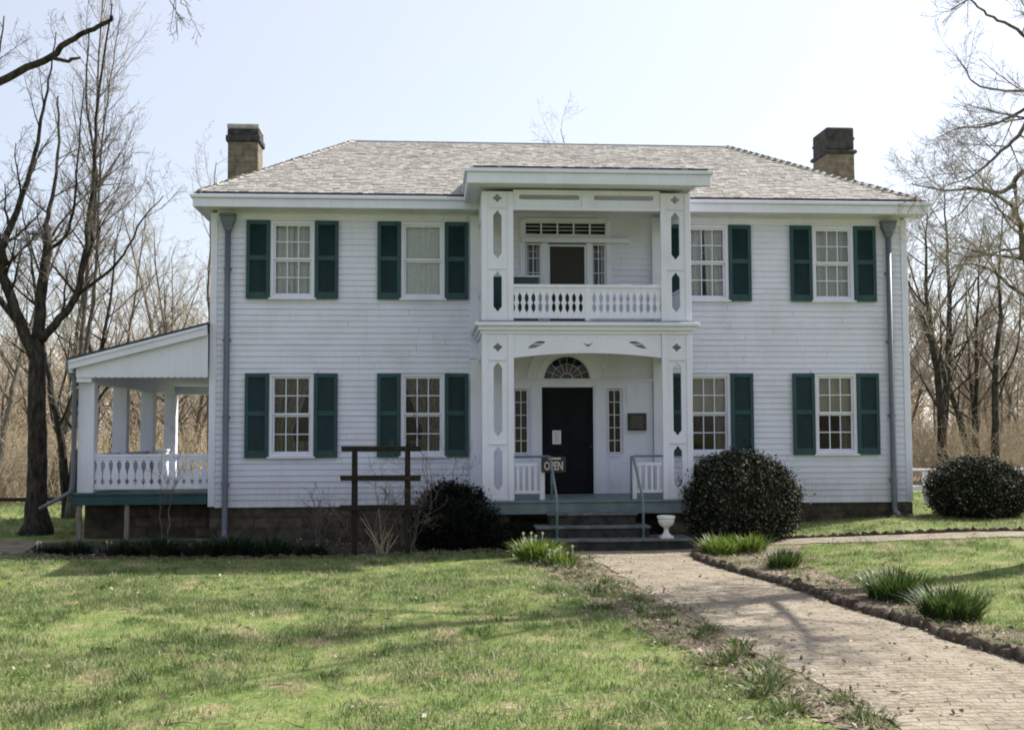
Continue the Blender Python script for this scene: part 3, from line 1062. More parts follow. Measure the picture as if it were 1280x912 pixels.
# pilasters against the wall
for x0, x1 in ((5.08, 5.34), (8.74, 9.02)):
    p = MB()
    p.box(x0, x1, -.11, -.004, .2, 3.19)
    p.box(x0, x1, -.11, -.004, 3.43, 5.72)
    p.box(x0 - .02, x1 + .02, -.13, -.002, 2.86, 2.95)
    p.build('wall_pilaster', M['trim'], HOUSE, 0.005)

# lower beam with shallow arch and sawn motifs
def arc_pts(x0, x1, z0, rise, n=24):
    return [(x0 + (x1 - x0)*k/n, z0 + rise*(1 - (2*k/n - 1)**2)) for k in range(n + 1)]
def leaf(x0, z0, x1, z1):
    pts = []
    for k in range(13):
        t = k/12
        pts.append((x0 + (x1 - x0)*t, z0 + (z1 - z0)*(t**.75) + .055*math.sin(math.pi*t)*(1 - .2*t)))
    for k in range(11, 0, -1):
        t = k/12
        pts.append((x0 + (x1 - x0)*t, z0 + (z1 - z0)*(t**1.1) - .035*math.sin(math.pi*t)))
    return pts
bm = MB()
out = arc_pts(5.796, 8.514, 2.755, .09) + [(8.514, 3.19), (5.796, 3.19)]
holes = [leaf(6.05, 2.93, 6.38, 3.05), leaf(8.24, 2.93, 7.91, 3.05), [(7.05, 3.03), (7.15, 2.955), (7.25, 3.03), (7.15, 3.0)]]
board_into(bm, plate(out, holes, .06), lambda q: (q[0], q[1] + PY + .04, q[2]))
for x in (PX0 + .02, PX1 - .07):
    bm.box(x, x + .05, PY + .504, -.112, 2.80, 3.188)
bm.build('porch_beam', M['trim'], HOUSE, 0.004)
# upper beam with two long slots
bm = MB()
def stad(x0, x1, z0, z1):
    r = (z1 - z0)/2
    cz = (z0 + z1)/2
    return [(x0 + r + r*math.cos(a), cz + r*math.sin(a)) for a in [math.pi/2 + math.pi*k/8 for k in range(9)]] + [(x1 - r + r*math.cos(a), cz + r*math.sin(a)) for a in [-math.pi/2 + math.pi*k/8 for k in range(9)]]
board_into(bm, plate([(5.796, 5.46), (8.514, 5.46), (8.514, 5.84), (5.796, 5.84)], [stad(5.90, 7.02, 5.66, 5.75), stad(7.28, 8.40, 5.66, 5.75)], .05), lambda q: (q[0], q[1] + PY + .035, q[2]))
bm.box(7.06, 7.24, PY - .012, PY + .008, 5.47, 5.80)
bm.box(5.796, 8.514, PY - .014, PY + .008, 5.462, 5.52)
for x in (PX0 + .02, PX1 - .07):
    bm.box(x, x + .05, PY + .504, -.112, 5.46, 5.80)
bm.build('balcony_beam', M['trim'], HOUSE, 0.004)
# boards closing the back of the slots (soffit box)
MB().box(PX0 + .08, PX1 - .08, PY + .12, -.004, 5.795, 5.83).build('balcony_ceiling', M['trim'], HOUSE)
cl = MB()
cl.box(PX0 + .08, PX1 - .08, PY + .075, -.004, 3.0, 3.03)
cl.build('porch_ceiling', M['trim'], HOUSE)
# mid cornice and balcony floor
mc = MB()
for o, z0, z1 in ((.03, 3.19, 3.25), (.07, 3.252, 3.33), (.13, 3.332, 3.40)):
    mc.box(PX0 - o, PX1 + .02 + o, PY - o, -.028, z0, z1)
mc.build('portico_cornice', M['trim'], HOUSE, 0.008)
fl = MB()
fl.box(PX0 - .06, PX1 + .08, PY - .06, -.03, 3.402, 3.43)
fl.build('balcony_floor', M['teal'], HOUSE, 0.004)

# portico eave and roof
pe = MB()
ex0, ex1, ey = 4.94, 9.37, -2.42
for o, z0, z1 in ((0, 5.86, 6.06), (.045, 6.062, 6.13)):
    pe.box(ex0 - o, ex1 + o, ey - o, ey + .06, z0, z1)
    pe.box(ex0 - o, ex0 + .06, ey + .06, -.585, z0, z1)
    pe.box(9.08, 9.14, ey + .06, -.585, z0, z1)
    pe.box(9.14, ex1 + o, ey + .06, ey + .16, z0 + .002, z1 - .002)
pe.quad((ex0 + .03, ey + .03, 5.885), (9.10, ey + .03, 5.885), (9.10, -.45, 5.885), (ex0 + .03, -.45, 5.885))
pe.build('portico_eave', M['trim'], HOUSE, 0.008)
pr = MB()
shingles(pr, (ex0 + .1, ey - .02, 6.14), (9.12, ey - .02, 6.14), (ex0 + .1, .3, 6.5), (9.12, .3, 6.5), 31)
pr.box(ex0 + .1, 9.06, ey + .1, -.3, 6.0, 6.13)
pr.build('portico_roof', M['shingle'], HOUSE)
pf = MB()
pf.box(ex0 + .12, ex1 - .06, ey - .035, ey + .12, 6.132, 6.165)
pf.build('portico_flashing', M['darkmetal'], HOUSE)

# sawn baluster: profile list of (half width, height fraction)
BAL = [(.055, 0), (.055, .06), (.030, .17), (.026, .24), (.052, .36), (.060, .44), (.036, .50), (.060, .56), (.052, .66), (.026, .78), (.030, .85), (.055, .94), (.055, 1)]
def baluster(parent, cx, z0, z1, y, prof, wmax, th=.022, name='baluster'):
    k = wmax/.060
    pts = [(cx - w*k, z0 + (z1 - z0)*t) for w, t in prof] + [(cx + w*k, z0 + (z1 - z0)*t) for w, t in reversed(prof)]
    MB().prism(pts, y - th/2, y + th/2).build(name, M['trim'], parent)
rl = MB()
rl.box(5.79, 8.52, PY + .0, PY + .075, 4.04, 4.10)
rl.box(5.79, 8.52, PY + .02, PY + .055, 3.985, 4.038)
rl.box(5.79, 8.52, PY + .015, PY + .06, 3.475, 3.54)
rl.box(7.11, 7.20, PY + .012, PY + .064, 3.43, 4.04)
BR = rl.build('balcony_railing', M['trim'], HOUSE, 0.004)
# the gaps between the boards have a double lozenge shape
INV = [(.060, 0), (.060, .10), (.030, .22), (.024, .32), (.034, .43), (.056, .50), (.034, .57), (.024, .68), (.030, .78), (.060, .90), (.060, 1)]
for k in range(22):
    x = 5.85 + (8.46 - 5.85)*k/21
    baluster(BR, x, 3.54, 3.99, PY + .037, INV, .060)
# balcony side rails
for x in (PX0 + .04, PX1 - .04):
    s = MB()
    s.box(x - .03, x + .03, PY + .504, -.112, 4.04, 4.10)
    s.box(x - .02, x + .02, PY + .504, -.112, 3.475, 3.54)
    SR = s.build('side_railing', M['trim'], HOUSE, 0.004)
    for k in range(11):
        y = PY + .58 + k*.125
        MB().box(x - .011, x + .011, y - .045, y + .045, 3.54, 4.04).build('baluster', M['trim'], SR)

# porch floor and skirt
fl = MB()
fl.box(5.06, 9.2, -2.12, -.028, .145, .185)
fl.build('porch_floor', M['teal'], HOUSE, 0.006)
sk = MB()
sk.box(5.1, 9.16, -2.085, -2.04, -.06, .143)
sk.box(5.1, 5.14, -2.04, -.03, -.06, .143)
sk.box(9.12, 9.16, -2.04, -.03, -.06, .143)
sk.build('porch_skirt', M['teal'], HOUSE, 0.004)
pb = MB()
pb.box(5.2, 5.7, -1.98, -.05, -.9, -.06)
pb.box(8.6, 9.06, -1.98, -.05, -.9, -.06)
pb.box(5.7, 8.6, -1.2, -.05, -.9, -.062)
pb.build('porch_pier', M['found'], HOUSE)
# lower railings
for x0, x1, end in ((5.80, 6.35, 1), (7.94, 8.51, 0)):
    s = MB()
    s.box(x0, x1, -1.965, -1.905, .79, .855)
    s.box(x0, x1, -1.96, -1.91, .30, .355)
    xe = x1 - .09 if end else x0
    s.box(xe, xe + .09, -1.975, -1.895, .187, .87)
    PR = s.build('porch_railing', M['trim'], HOUSE, 0.004)
    for k in range(4):
        x = (x0 if end else x0 + .09) + (x1 - x0 - .09)*(k + .6)/4.3
        MB().box(x - .024, x + .024, -1.957, -1.913, .355, .79).build('baluster', M['trim'], PR)

# ---- front door surround
s = MB()
yb, yf = -.002, -.05
s.box(5.36, 5.90, yf, yb, .19, 2.42)
s.box(5.90, 6.27, yf, yb, .19, .97)
s.box(5.90, 6.27, yf, yb, 2.27, 2.42)
s.box(6.27, 6.5, yf, yb, .19, 2.42)
s.box(6.30, 6.46, yf - .02, yf, .19, 2.36)
s.box(7.53, 7.79, yf, yb, .19, 2.42)
s.box(7.57, 7.74, yf - .02, yf, .19, 2.36)
s.box(7.79, 8.13, yf, yb, .19, .97)
s.box(7.79, 8.13, yf, yb, 2.27, 2.42)
s.box(8.13, 8.73, yf, yb, .19, 2.42)
s.box(7.86, 8.06, yf - .012, yf, .35, .85)
s.box(5.96, 6.20, yf - .012, yf, .35, .85)
s.box(8.20, 8.62, yf - .012, yf, 1.95, 2.33)
s.box(6.5, 7.53, yf, yb, 2.30, 2.42)
s.box(5.34, 8.74, yf - .05, yb, 2.42, 2.455)
s.box(7.84, 8.08, yf - .04, yf, .92, .96)
s.box(5.94, 6.24, yf - .04, yf, .92, .96)
# arched surround
def arch(mb, cx, cz, r0, r1, y0, y1, n=28, a0=0, a1=math.pi):
    for k in range(n):
        u, v = a0 + (a1 - a0)*k/n, a0 + (a1 - a0)*(k + 1)/n
        q = [(cx + r*math.cos(t), cz + r*math.sin(t)) for r, t in ((r0, u), (r1, u), (r1, v), (r0, v))]
        mb.prism(q, y0, y1)
arch(s, FAN[0], 2.455, .478, .60, -.055, -.002)
arch(s, FAN[0], 2.455, .602, .75, -.040, -.002)
arch(s, FAN[0], 2.455, .752, .80, -.065, -.002)
s.build('door_surround', M['trim'], HOUSE)
# fanlight
f = MB()
arch(f, FAN[0], 2.456, .455, .476, -.02, .03)
arch(f, FAN[0], 2.456, .115, .128, -.015, .02, 16)
arch(f, FAN[0], 2.456, .30, .307, -.012, .016, 20)
for k in range(1, 8):
    a = math.pi*k/8
    d = Vector((math.cos(a), 0, math.sin(a)))
    c0 = Vector((FAN[0], .002, 2.456))
    f.tube([c0 + d*.13, c0 + d*.457], .0045, 6)
f.box(FAN[0] - .476, FAN[0] + .476, -.02, .03, 2.456, 2.476)
FL = f.build('fanlight', M['trim'], HOUSE)
g = MB()
g.add([(FAN[0], .012, 2.47)] + [(FAN[0] + .45*math.cos(math.pi*k/20), .012, 2.47 + .45*math.sin(math.pi*k/20)) for k in range(21)], [(0, k, k + 1) for k in range(1, 21)])
g.build('pane', M['glass'], FL)
# sidelights
def sidelight(x0, x1, z0, z1, cols, rows, lace=False):
    s = MB()
    st = .025
    s.box(x0, x0 + st, -.03, .03, z0, z1)
    s.box(x1 - st, x1, -.03, .03, z0, z1)
    s.box(x0 + st, x1 - st, -.029, .03, z0, z0 + st)
    s.box(x0 + st, x1 - st, -.029, .03, z1 - st, z1)
    for k in range(1, cols):
        x = x0 + (x1 - x0)*k/cols
        s.box(x - .007, x + .007, -.015, .018, z0 + st, z1 - st)
    for k in range(1, rows):
        z = z0 + (z1 - z0)*k/rows
        s.box(x0 + st, x1 - st, -.013, .016, z - .007, z + .007)
    w = s.build('sidelight', M['trim'], HOUSE)
    g = MB()
    g.quad((x0 + .01, .008, z0 + .01), (x1 - .01, .008, z0 + .01), (x1 - .01, .008, z1 - .01), (x0 + .01, .008, z1 - .01))
    g.build('pane', M['glass'], w)
    if lace == 1:
        cloth(x0 + .02, x1 - .02, z0, z1, .12, None, 3, .012, 5, 16, 6).build('curtain', M['drape'], w)
    elif lace == 2:
        cloth(x0 + .01, x1 - .02, z0, z1, .12, lambda t: (0, .26), 2, .010, 5, 10, 6).build('curtain', M['lace'], w)
        cloth(x0 + .01, x1 - .02, z0, z1, .12, lambda t: (.78, 1), 2, .010, 6, 10, 6).build('curtain', M['lace'], w)
sidelight(5.942, 6.228, .982, 2.258, 2, 5)
sidelight(7.822, 8.098, .982, 2.258, 2, 5)
sidelight(6.192, 6.498, 4.302, 5.178, 2, 3, 2)
sidelight(7.522, 7.808, 4.302, 5.178, 2, 3, 2)
# front door leaf
d = MB()
d.box(6.505, 7.525, .03, .075, .20, 2.30)
for x0, x1 in ((6.60, 6.97), (7.06, 7.43)):
    for z0, z1 in ((.38, 1.0), (1.18, 2.14)):
        d.box(x0, x1, .018, .032, z0, z1)
FD = d.build('front_door', M['blackdoor'], HOUSE, 0.006)
k = MB()
k.lathe(7.46, 0, [(.012, 0), (.012, .04), (.028, .05), (.03, .07), (.018, .09)], 12)
kn = k.build('handle', M['bronze'], FD, 0, True)
kn.data.transform(Matrix.Translation(Vector(root_loc(HOUSE))))
kn.data.transform(Matrix.Translation((0, .018, 1.12)) @ Matrix.Translation((7.46, 0, 0)) @ Matrix.Rotation(R(90), 4, 'X') @ Matrix.Translation((-7.46, 0, 0)))
kn.data.transform(Matrix.Translation(-Vector(root_loc(HOUSE))))
# balcony door, transom and header
s = MB()
s.box(6.08, 6.18, -.05, -.002, 3.44, 5.66)
s.box(7.82, 7.92, -.05, -.002, 3.44, 5.66)
s.box(6.18, 7.82, -.05, -.002, 5.62, 5.70)
s.box(6.18, 7.82, -.05, -.002, 5.27, 5.35)
s.box(6.50, 6.64, -.05, -.002, 3.44, 5.19)
s.box(7.42, 7.52, -.05, -.002, 3.44, 5.19)
s.box(6.18, 6.50, -.045, -.002, 3.44, 4.30)
s.box(7.52, 7.82, -.045, -.002, 3.44, 4.30)
s.box(6.10, 8.28, -.17, -.004, 5.19, 5.275)
s.build('balcony_door_surround', M['trim'], HOUSE, 0.004)
d = MB()
d.box(6.66, 7.40, .0, .02, 3.44, 5.15)
BD = d.build('balcony_door', M['screen'], HOUSE)
d = MB()
for x0, x1, z0, z1 in ((6.642, 6.68, 3.44, 5.168), (7.38, 7.418, 3.44, 5.168), (6.68, 7.38, 5.13, 5.168)):
    d.box(x0, x1, -.02, .03, z0, z1)
d.build('screen_frame', M['trim'], BD)
s = MB()
for k in range(6):
    x = 6.18 + 1.64*k/5
    s.box(max(6.182, x - .016), min(7.818, x + .016), -.03, .03, 5.352, 5.618)
s.box(6.182, 7.818, -.028, .03, 5.352, 5.375)
s.box(6.182, 7.818, -.028, .03, 5.595, 5.618)
for z in (5.455, 5.53):
    s.box(6.182, 7.818, .0, .012, z - .006, z + .006)
T = s.build('transom', M['trim'], HOUSE)
g = MB()
g.quad((6.19, .014, 5.36), (7.81, .014, 5.36), (7.81, .014, 5.61), (6.19, .014, 5.61))
g.build('pane', M['glass'], T)

# ---- side porch on the left
PORX0, PORX1 = -2.51, -.014
def rake(x): return 2.87 + (3.55 - 2.87)*(x + 2.6)/2.59
rf = MB()
rf.add([(-2.64, -.28, rake(-2.64)), (0, -.28, rake(0)), (0, 7.6, rake(0)), (-2.64, 7.6, rake(-2.64)),
        (-2.64, -.28, rake(-2.64) - .05), (0, -.28, rake(0) - .05), (0, 7.6, rake(0) - .05), (-2.64, 7.6, rake(-2.64) - .05)],
       [(0, 1, 2, 3), (7, 6, 5, 4), (0, 4, 5, 1), (0, 3, 7, 4), (2, 6, 7, 3), (1, 5, 6, 2)])
rf.build('porch_roof', M['darkmetal'], HOUSE)
t = MB()
t.prism([(-2.62, rake(-2.62) - .052), (-2.62, rake(-2.62) - .23), (-.016, rake(0) - .25), (-.016, rake(0) - .052)], -.26, -.20)
t.prism([(-2.615, rake(-2.62) - .052), (-2.615, rake(-2.62) - .11), (-.016, rake(0) - .11), (-.016, rake(0) - .052)], -.285, -.262)
t.box(-2.63, -2.56, -.198, 7.5, 2.58, rake(-2.6) - .055)
t.build('porch_fascia', M['trim'], HOUSE, 0.004)
# vertical boarded gable panel with scalloped lower edge
g = MB()
nb = 20
for k in range(nb):
    x0 = -2.5 + (2.484)*k/nb
    x1 = -2.5 + (2.484)*(k + 1)/nb - .0008
    xm = (x0 + x1)/2
    w = x1 - x0
    pts = [(x0, 2.505)] + [(xm - w/2*math.cos(a), 2.505 - .018*math.sin(a)) for a in [math.pi*j/6 for j in range(1, 6)]] + [(x1, 2.505), (x1, rake(x1) - .2), (x0, rake(x0) - .2)]
    g.prism(pts, -.16, -.135)
g.build('gable_panel', M['trim'], HOUSE)
c = MB()
c.box(-2.45, -.03, -.13, 7.3, 2.60, 2.63)
c.box(-2.5, -2.22, -.13, 7.3, 2.40, 2.598)
c.box(-2.22, -.03, 7.05, 7.3, 2.40, 2.598)
c.build('porch_soffit', M['trim'], HOUSE)
for k in range(4):
    y = .02 + 2.35*k
    MB().box(-2.5, -2.2, y, y + .24, .27, 2.399).build('porch_post', M['trim'], HOUSE, 0.008)
f = MB()
f.box(-2.6, -.03, -.06, 7.4, .225, .265)
f.build('side_porch_floor', M['shutter'], HOUSE, 0.004)
f = MB()
f.box(-2.58, -.03, -.03, .03, .04, .223)
f.box(-2.58, -2.52, .03, 7.38, .04, .223)
f.build('side_porch_skirt', M['shutter'], HOUSE, 0.004)
KEY = [(.060, 0), (.060, .06), (.044, .10), (.030, .17), (.044, .24), (.058, .28), (.058, .42), (.050, .55), (.030, .72), (.026, .82), (.034, .90), (.060, .97), (.060, 1)]
def porch_rail(x0, x1, y, n):
    r = MB()
    r.box(x0, x1, y - .035, y + .035, .955, 1.01)
    r.box(x0, x1, y - .022, y + .022, .90, .953)
    r.box(x0, x1, y - .022, y + .022, .33, .40)
    RL = r.build('side_porch_railing', M['trim'], HOUSE, 0.004)
    for k in range(n):
        x = x0 + (x1 - x0)*(k + .5)/n
        baluster(RL, x, .40, .90, y, KEY, (x1 - x0)/n*.46)
porch_rail(-2.2, -.03, .12, 14)
for k in range(3):
    r = MB()
    y0, y1 = .262 + 2.35*k, .018 + 2.35*(k + 1)
    r.box(-2.39, -2.32, y0, y1, .955, 1.01)
    r.box(-2.375, -2.335, y0, y1, .33, .40)
    RL = r.build('side_porch_railing', M['trim'], HOUSE, 0.004)
    for j in range(13):
        y = y0 + (y1 - y0)*(j + .5)/13
        MB().box(-2.366, -2.344, y - .06, y + .06, .40, .955).build('baluster', M['trim'], RL)
p = MB()
for x in (-2.45, -1.55):
    p.box(x - .04, x + .04, .0, .08, -.9, .04)
p.build('porch_prop', M['oldwood'], HOUSE)
d = MB()
d.tube([(-2.67, -.1, 2.86), (-2.68, -.1, 2.70), (-2.66, -.1, 2.62), (-2.56, -.1, 2.5), (-2.55, -.08, 2.3), (-2.55, -.08, .42), (-2.58, -.08, .30), (-2.75, -.1, .20), (-3.15, -.12, -.02)], .038, 10)
d.build('porch_downspout', M['pipe'], HOUSE, 0, True)
#@@THINGS
# ------------------------------------------------------------------ things at the porch
st = thing('front_steps', 'grey stone steps leading up to the front porch', 'steps', (7.2, -2.4, -.65))
for x0, x1, y0, y1, z in ((6.36, 7.98, -2.34, -2.05, -.03), (6.12, 8.16, -2.64, -2.06, -.24), (5.84, 8.86, -2.96, -2.07, -.44)):
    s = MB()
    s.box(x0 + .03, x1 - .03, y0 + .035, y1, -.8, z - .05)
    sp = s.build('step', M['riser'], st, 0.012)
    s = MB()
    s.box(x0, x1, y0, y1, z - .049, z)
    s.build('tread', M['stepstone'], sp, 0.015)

u = MB()
ux, uy, uz = 8.40, -2.74, -.44
u.box(ux - .11, ux + .11, uy - .11, uy + .11, uz, uz + .035)
u.lathe(ux, uy, [(q*.86, uz + .036 + (z - .036)*.9) for q, z in ((.095, .036), (.098, .06), (.06, .085), (.045, .15), (.05, .185), (.085, .21), (.135, .25), (.165, .31), (.162, .36), (.185, .375), (.185, .42), (.155, .425), (.14, .39), (.0, .385))], 24)
o = u.build('planter_urn', M['urn'], None, 0, False)
set_origin(o, (ux, uy, uz))
tag(o, 'small white footed urn on the lowest step beside the big bush', 'urn')

def handrail(x, side, label):
    z1 = .97
    t = thing('handrail', label, 'handrail', (x, -2.9, -.65))
    r = MB()
    xe = 5.80 if side < 0 else 8.50
    r.tube([(xe, -2.035, z1), (x - .02*side*-1, -2.035, z1), (x, -2.08, z1 - .015), (x + .03, -2.80, .27), (x + .03, -2.83, .22), (x + .03, -2.83, -.5)], .023, 10)
    r.build('top_rail', M['handrail'], t, 0, True)
    p = MB()
    p.tube([(x - .03*side, -2.03, .186), (x - .03*side, -2.03, z1)], .021, 8)
    p.build('post', M['handrail'], t, 0, True)
    f = MB()
    f.lathe(x + .03, -2.83, [(.06, -.445), (.06, -.43), (.025, -.425), (.025, -.40)], 12)
    f.build('foot_plate', M['handrail'], t)
    return t
handrail(6.44, -1, 'grey green metal handrail of the steps with the open sign hanging from it')
handrail(7.95, 1, 'grey green metal handrail of the steps on the side of the white urn')

def text_mesh(txt, size, ext=0.004, bold=0.0):
    cu = bpy.data.curves.new('lettering', 'FONT')
    cu.body = txt
    cu.size = size
    cu.extrude = ext
    cu.offset = bold
    cu.align_x = 'CENTER'
    cu.align_y = 'CENTER'
    cu.resolution_u = 3
    o = bpy.data.objects.new('lettering', cu)
    COL.objects.link(o)
    dg = bpy.context.evaluated_depsgraph_get()
    dg.update()
    me = bpy.data.meshes.new_from_object(o.evaluated_get(dg))
    bpy.data.objects.remove(o)
    bpy.data.curves.remove(cu)
    me.materials.clear()
    return me
SX, SY, SZ = 6.50, -2.07, .835
sg = thing('open_sign', 'black sign reading OPEN in tan letters hanging from the handrail', 'sign', (SX, SY, SZ - .16))
s = MB()
s.box(SX - .22, SX + .22, SY - .008, SY + .008, SZ - .15, SZ + .13)
s.build('board', M['signblack'], sg, 0.004)
me = text_mesh('OPEN', .215, .003, .0035)
me.transform(Matrix(((.62, 0, 0, 0), (0, 0, -1, -.011), (0, 1, 0, .12), (0, 0, 0, 1))))
link('lettering', me, M['signletter'], sg)
s = MB()
s.box(SX - .10, SX + .13, SY - .012, SY - .0085, SZ + .085, SZ + .112)
s.build('strip', M['signletter'], sg)
s = MB()
for x in (-.15, .15):
    s.tube([(SX + x, SY, SZ + .13), (SX + x, SY, SZ + .16)], .004, 5)
s.build('hanger', M['darkmetal'], sg)

pl = thing('wall_plaque', 'dark bronze plaque on the white wall beside the front door', 'plaque', (8.405, -.05, 1.43))
s = MB()
s.box(8.215, 8.595, -.085, -.051, 1.43, 1.78)
s.build('plate', M['bronze'], pl, 0.006)
s = MB()
for k, w in enumerate((.11, .14, .13, .15, .12, .14)):
    z = 1.715 - k*.043
    s.box(8.405 - w, 8.405 + w, -.0875, -.0855, z - .006, z + .006)
s.build('raised_lines', M['oldwood'], pl)
s = MB()
s.box(8.23, 8.58, -.079, -.051, 1.385, 1.425)
s.build('ledge', M['trim'], pl)

pn = thing('paper_notice', 'white paper notice taped to the black front door', 'notice', (6.80, .017, 1.17))
s = MB()
s.box(6.715, 6.885, .013, .016, 1.17, 1.44)
s.build('sheet', M['paper'], pn)
s = MB()
for k, w in enumerate((.05, .062, .055, .06, .04, .058, .05)):
    z = 1.405 - k*.032
    s.box(6.80 - w, 6.80 + w, .0115, .0125, z - .004, z + .004)
s.build('printed_lines', M['ink'], pn)

ch = thing('storage_chest', 'dark green chest with a white lid edge on the balcony', 'chest', (6.02, -.85, 3.43))
s = MB()
s.box(5.40, 6.33, -1.1, -.6, 3.47, 4.345)
s.build('body', M['shutter'], ch, 0.008)
s = MB()
s.box(5.37, 6.37, -1.14, -.58, 4.347, 4.385)
s.build('lid', M['trim'], ch, 0.006)
for x in (5.42, 6.25):
    for y in (-1.08, -.68):
        MB().box(x, x + .06, y, y + .06, 3.43, 3.47).build('leg', M['shutter'], ch)

# ---- trellis
TY = -3.08
tr = thing('wooden_trellis', 'dark weathered wooden trellis of two posts and three crossbars in the flower bed', 'trellis', (3.44, TY, -.65))
rr = random.Random(5)
for x in (3.01, 3.90):
    s = MB()
    s.prism([(x - .045, -.85), (x + .045, -.85), (x + .052, .3), (x + .045, 1.10), (x - .045, 1.10), (x - .05, .3)], TY - .045, TY + .045)
    s.build('post', M['wood'], tr, 0.008)
for z, a, b in ((1.14, 2.79, 4.12), (.65, 2.78, 4.12), (.155, 2.78, 4.10)):
    s = MB()
    y0 = TY - .045 if z > 1 else TY - .095
    s.prism([(a, z - .042), (b, z - .05), (b + .01, z + .04), (a - .01, z + .046)], y0, y0 + .09 if z > 1 else y0 + .048)
    s.build('crossbar', M['wood'], tr, 0.008)

# ---- generic branching plants
def rand_dir(r, d, ang):
    """direction tilted by ang from d, at a random turn"""
    d = d.normalized()
    a = d.orthogonal().normalized()
    b = d.cross(a)
    w = r.uniform(0, 6.283)
    return (d*math.cos(ang) + (a*math.cos(w) + b*math.sin(w))*math.sin(ang)).normalized()

def limb_points(r, p, d, L, seg, wander, up):
    pts = [p.copy()]
    n = max(2, int(L/seg + .5))
    dd = d.copy()
    for i in range(n):
        dd = (dd + Vector((r.gauss(0, wander), r.gauss(0, wander), r.gauss(0, wander))) + Vector((0, 0, up))).normalized()
        pts.append(pts[-1] + dd*(L/n))
    return pts

def taper(r0, r1, n):
    return [r0 + (r1 - r0)*(i/(n - 1))**.85 for i in range(n)]

def at_len(pts, t):
    n = len(pts) - 1
    k = min(n - 1, int(t*n))
    f = t*n - k
    return pts[k].lerp(pts[k + 1], f), (pts[k + 1] - pts[k]).normalized()

def sprout(r, mbs, pts, rads, level, P):
    """side branches along a limb, recursively; mbs = (thick, thin)"""
    if level >= len(P['n']):
        return
    L = sum((b - a).length for a, b in zip(pts, pts[1:]))
    n = P['n'][level]
    if isinstance(n, float):
        n = max(1, int(n*L + r.random()))
    for i in range(n):
        t = P['t0'][level] + (1 - P['t0'][level])*((i + r.random())/n)
        t = min(t, .995)
        p, d = at_len(pts, t)
        k = min(len(rads) - 1, int(t*(len(rads) - 1)))
        pr = rads[k]
        cl = P['len'][level]
        LL = (cl if cl > 0 else -cl*L)*(1 - P.get('tl', .6)*t)*r.uniform(.6, 1.25)
        if LL < .05: continue
        nd = rand_dir(r, d, R(r.uniform(*P['ang'][level])))
        if P.get('flat') and level == 0 and nd.z < -.1: nd.z *= -.6
        cr = min(pr*P['rr'][level], P['rmax'][level])
        q = limb_points(r, p, nd, LL, P['seg'][level], P['wan'][level], P['up'][level])
        rs = taper(cr, max(P['rmin'], cr*.3), len(q))
        mb = mbs[0] if level <= P['thick'] else mbs[1]
        mb.tube(q, rs, P['sides'][level], cap=False)
        sprout(r, mbs, q, rs, level + 1, P)

def make_tree(name, label, cat, base, limbs, P, seed, mthick, mthin, group=None):
    """limbs: list of (points, r0, r1) skeleton paths in world space"""
    r = random.Random(seed)
    t = thing(name, label, cat, base, group)
    a, b = MB(), MB()
    for pts, r0, r1, grow in limbs:
        q = catmull(pts, 4)
        q = [p + Vector((r.gauss(0, .012), r.gauss(0, .012), 0))*min(1, i) for i, p in enumerate(q)]
        rs = taper(r0, r1, len(q))
        if pts[0][2] < base[2] + .02 and r0 > .04:           # root flare
            rs[0] *= 1.75; rs[1] *= 1.25
            if len(rs) > 3: rs[2] *= 1.08
        a.tube(q, rs, 10 if r0 > .08 else 7, cap=True)
        if grow:
            sprout(r, (a, b), q, rs, 0, P if grow is True else dict(P, **grow))
    a.build('trunk', mthick, t, 0, True)
    if b.v:
        b.build('crown', mthin, t)
    return t

# slender woodland tree, built once per kind round the origin
PW = dict(n=[16, 7, 6, 3], t0=[.26, .15, .1, .1], len=[-.34, -.50, -.45, -.5], ang=[(28, 58), (25, 60), (25, 60), (25, 60)], rr=[.5, .5, .55, .6], rmax=[.045, .016, .008, .006],
          rmin=.0036, seg=[.5, .35, .25, .2], wan=[.10, .13, .16, .2], up=[.10, .06, .05, .03], sides=[5, 4, 3, 3], thick=0, tl=.55)
def wood_proto(seed, H, r0, forks=1, lean=0.1, P=PW):
    r = random.Random(seed)
    limbs = []
    for k in range(forks):
        d = Vector((r.gauss(0, lean), r.gauss(0, lean), 1)).normalized()
        if forks > 1:
            a = 6.28*k/forks + r.random()
            d = Vector((math.cos(a)*.22, math.sin(a)*.22, 1)).normalized()
        pts = limb_points(r, Vector((0, 0, -.15)), d, H*r.uniform(.85, 1.1), H/7, .05, .05)
        limbs.append((pts, r0, .012, True))
    return limbs

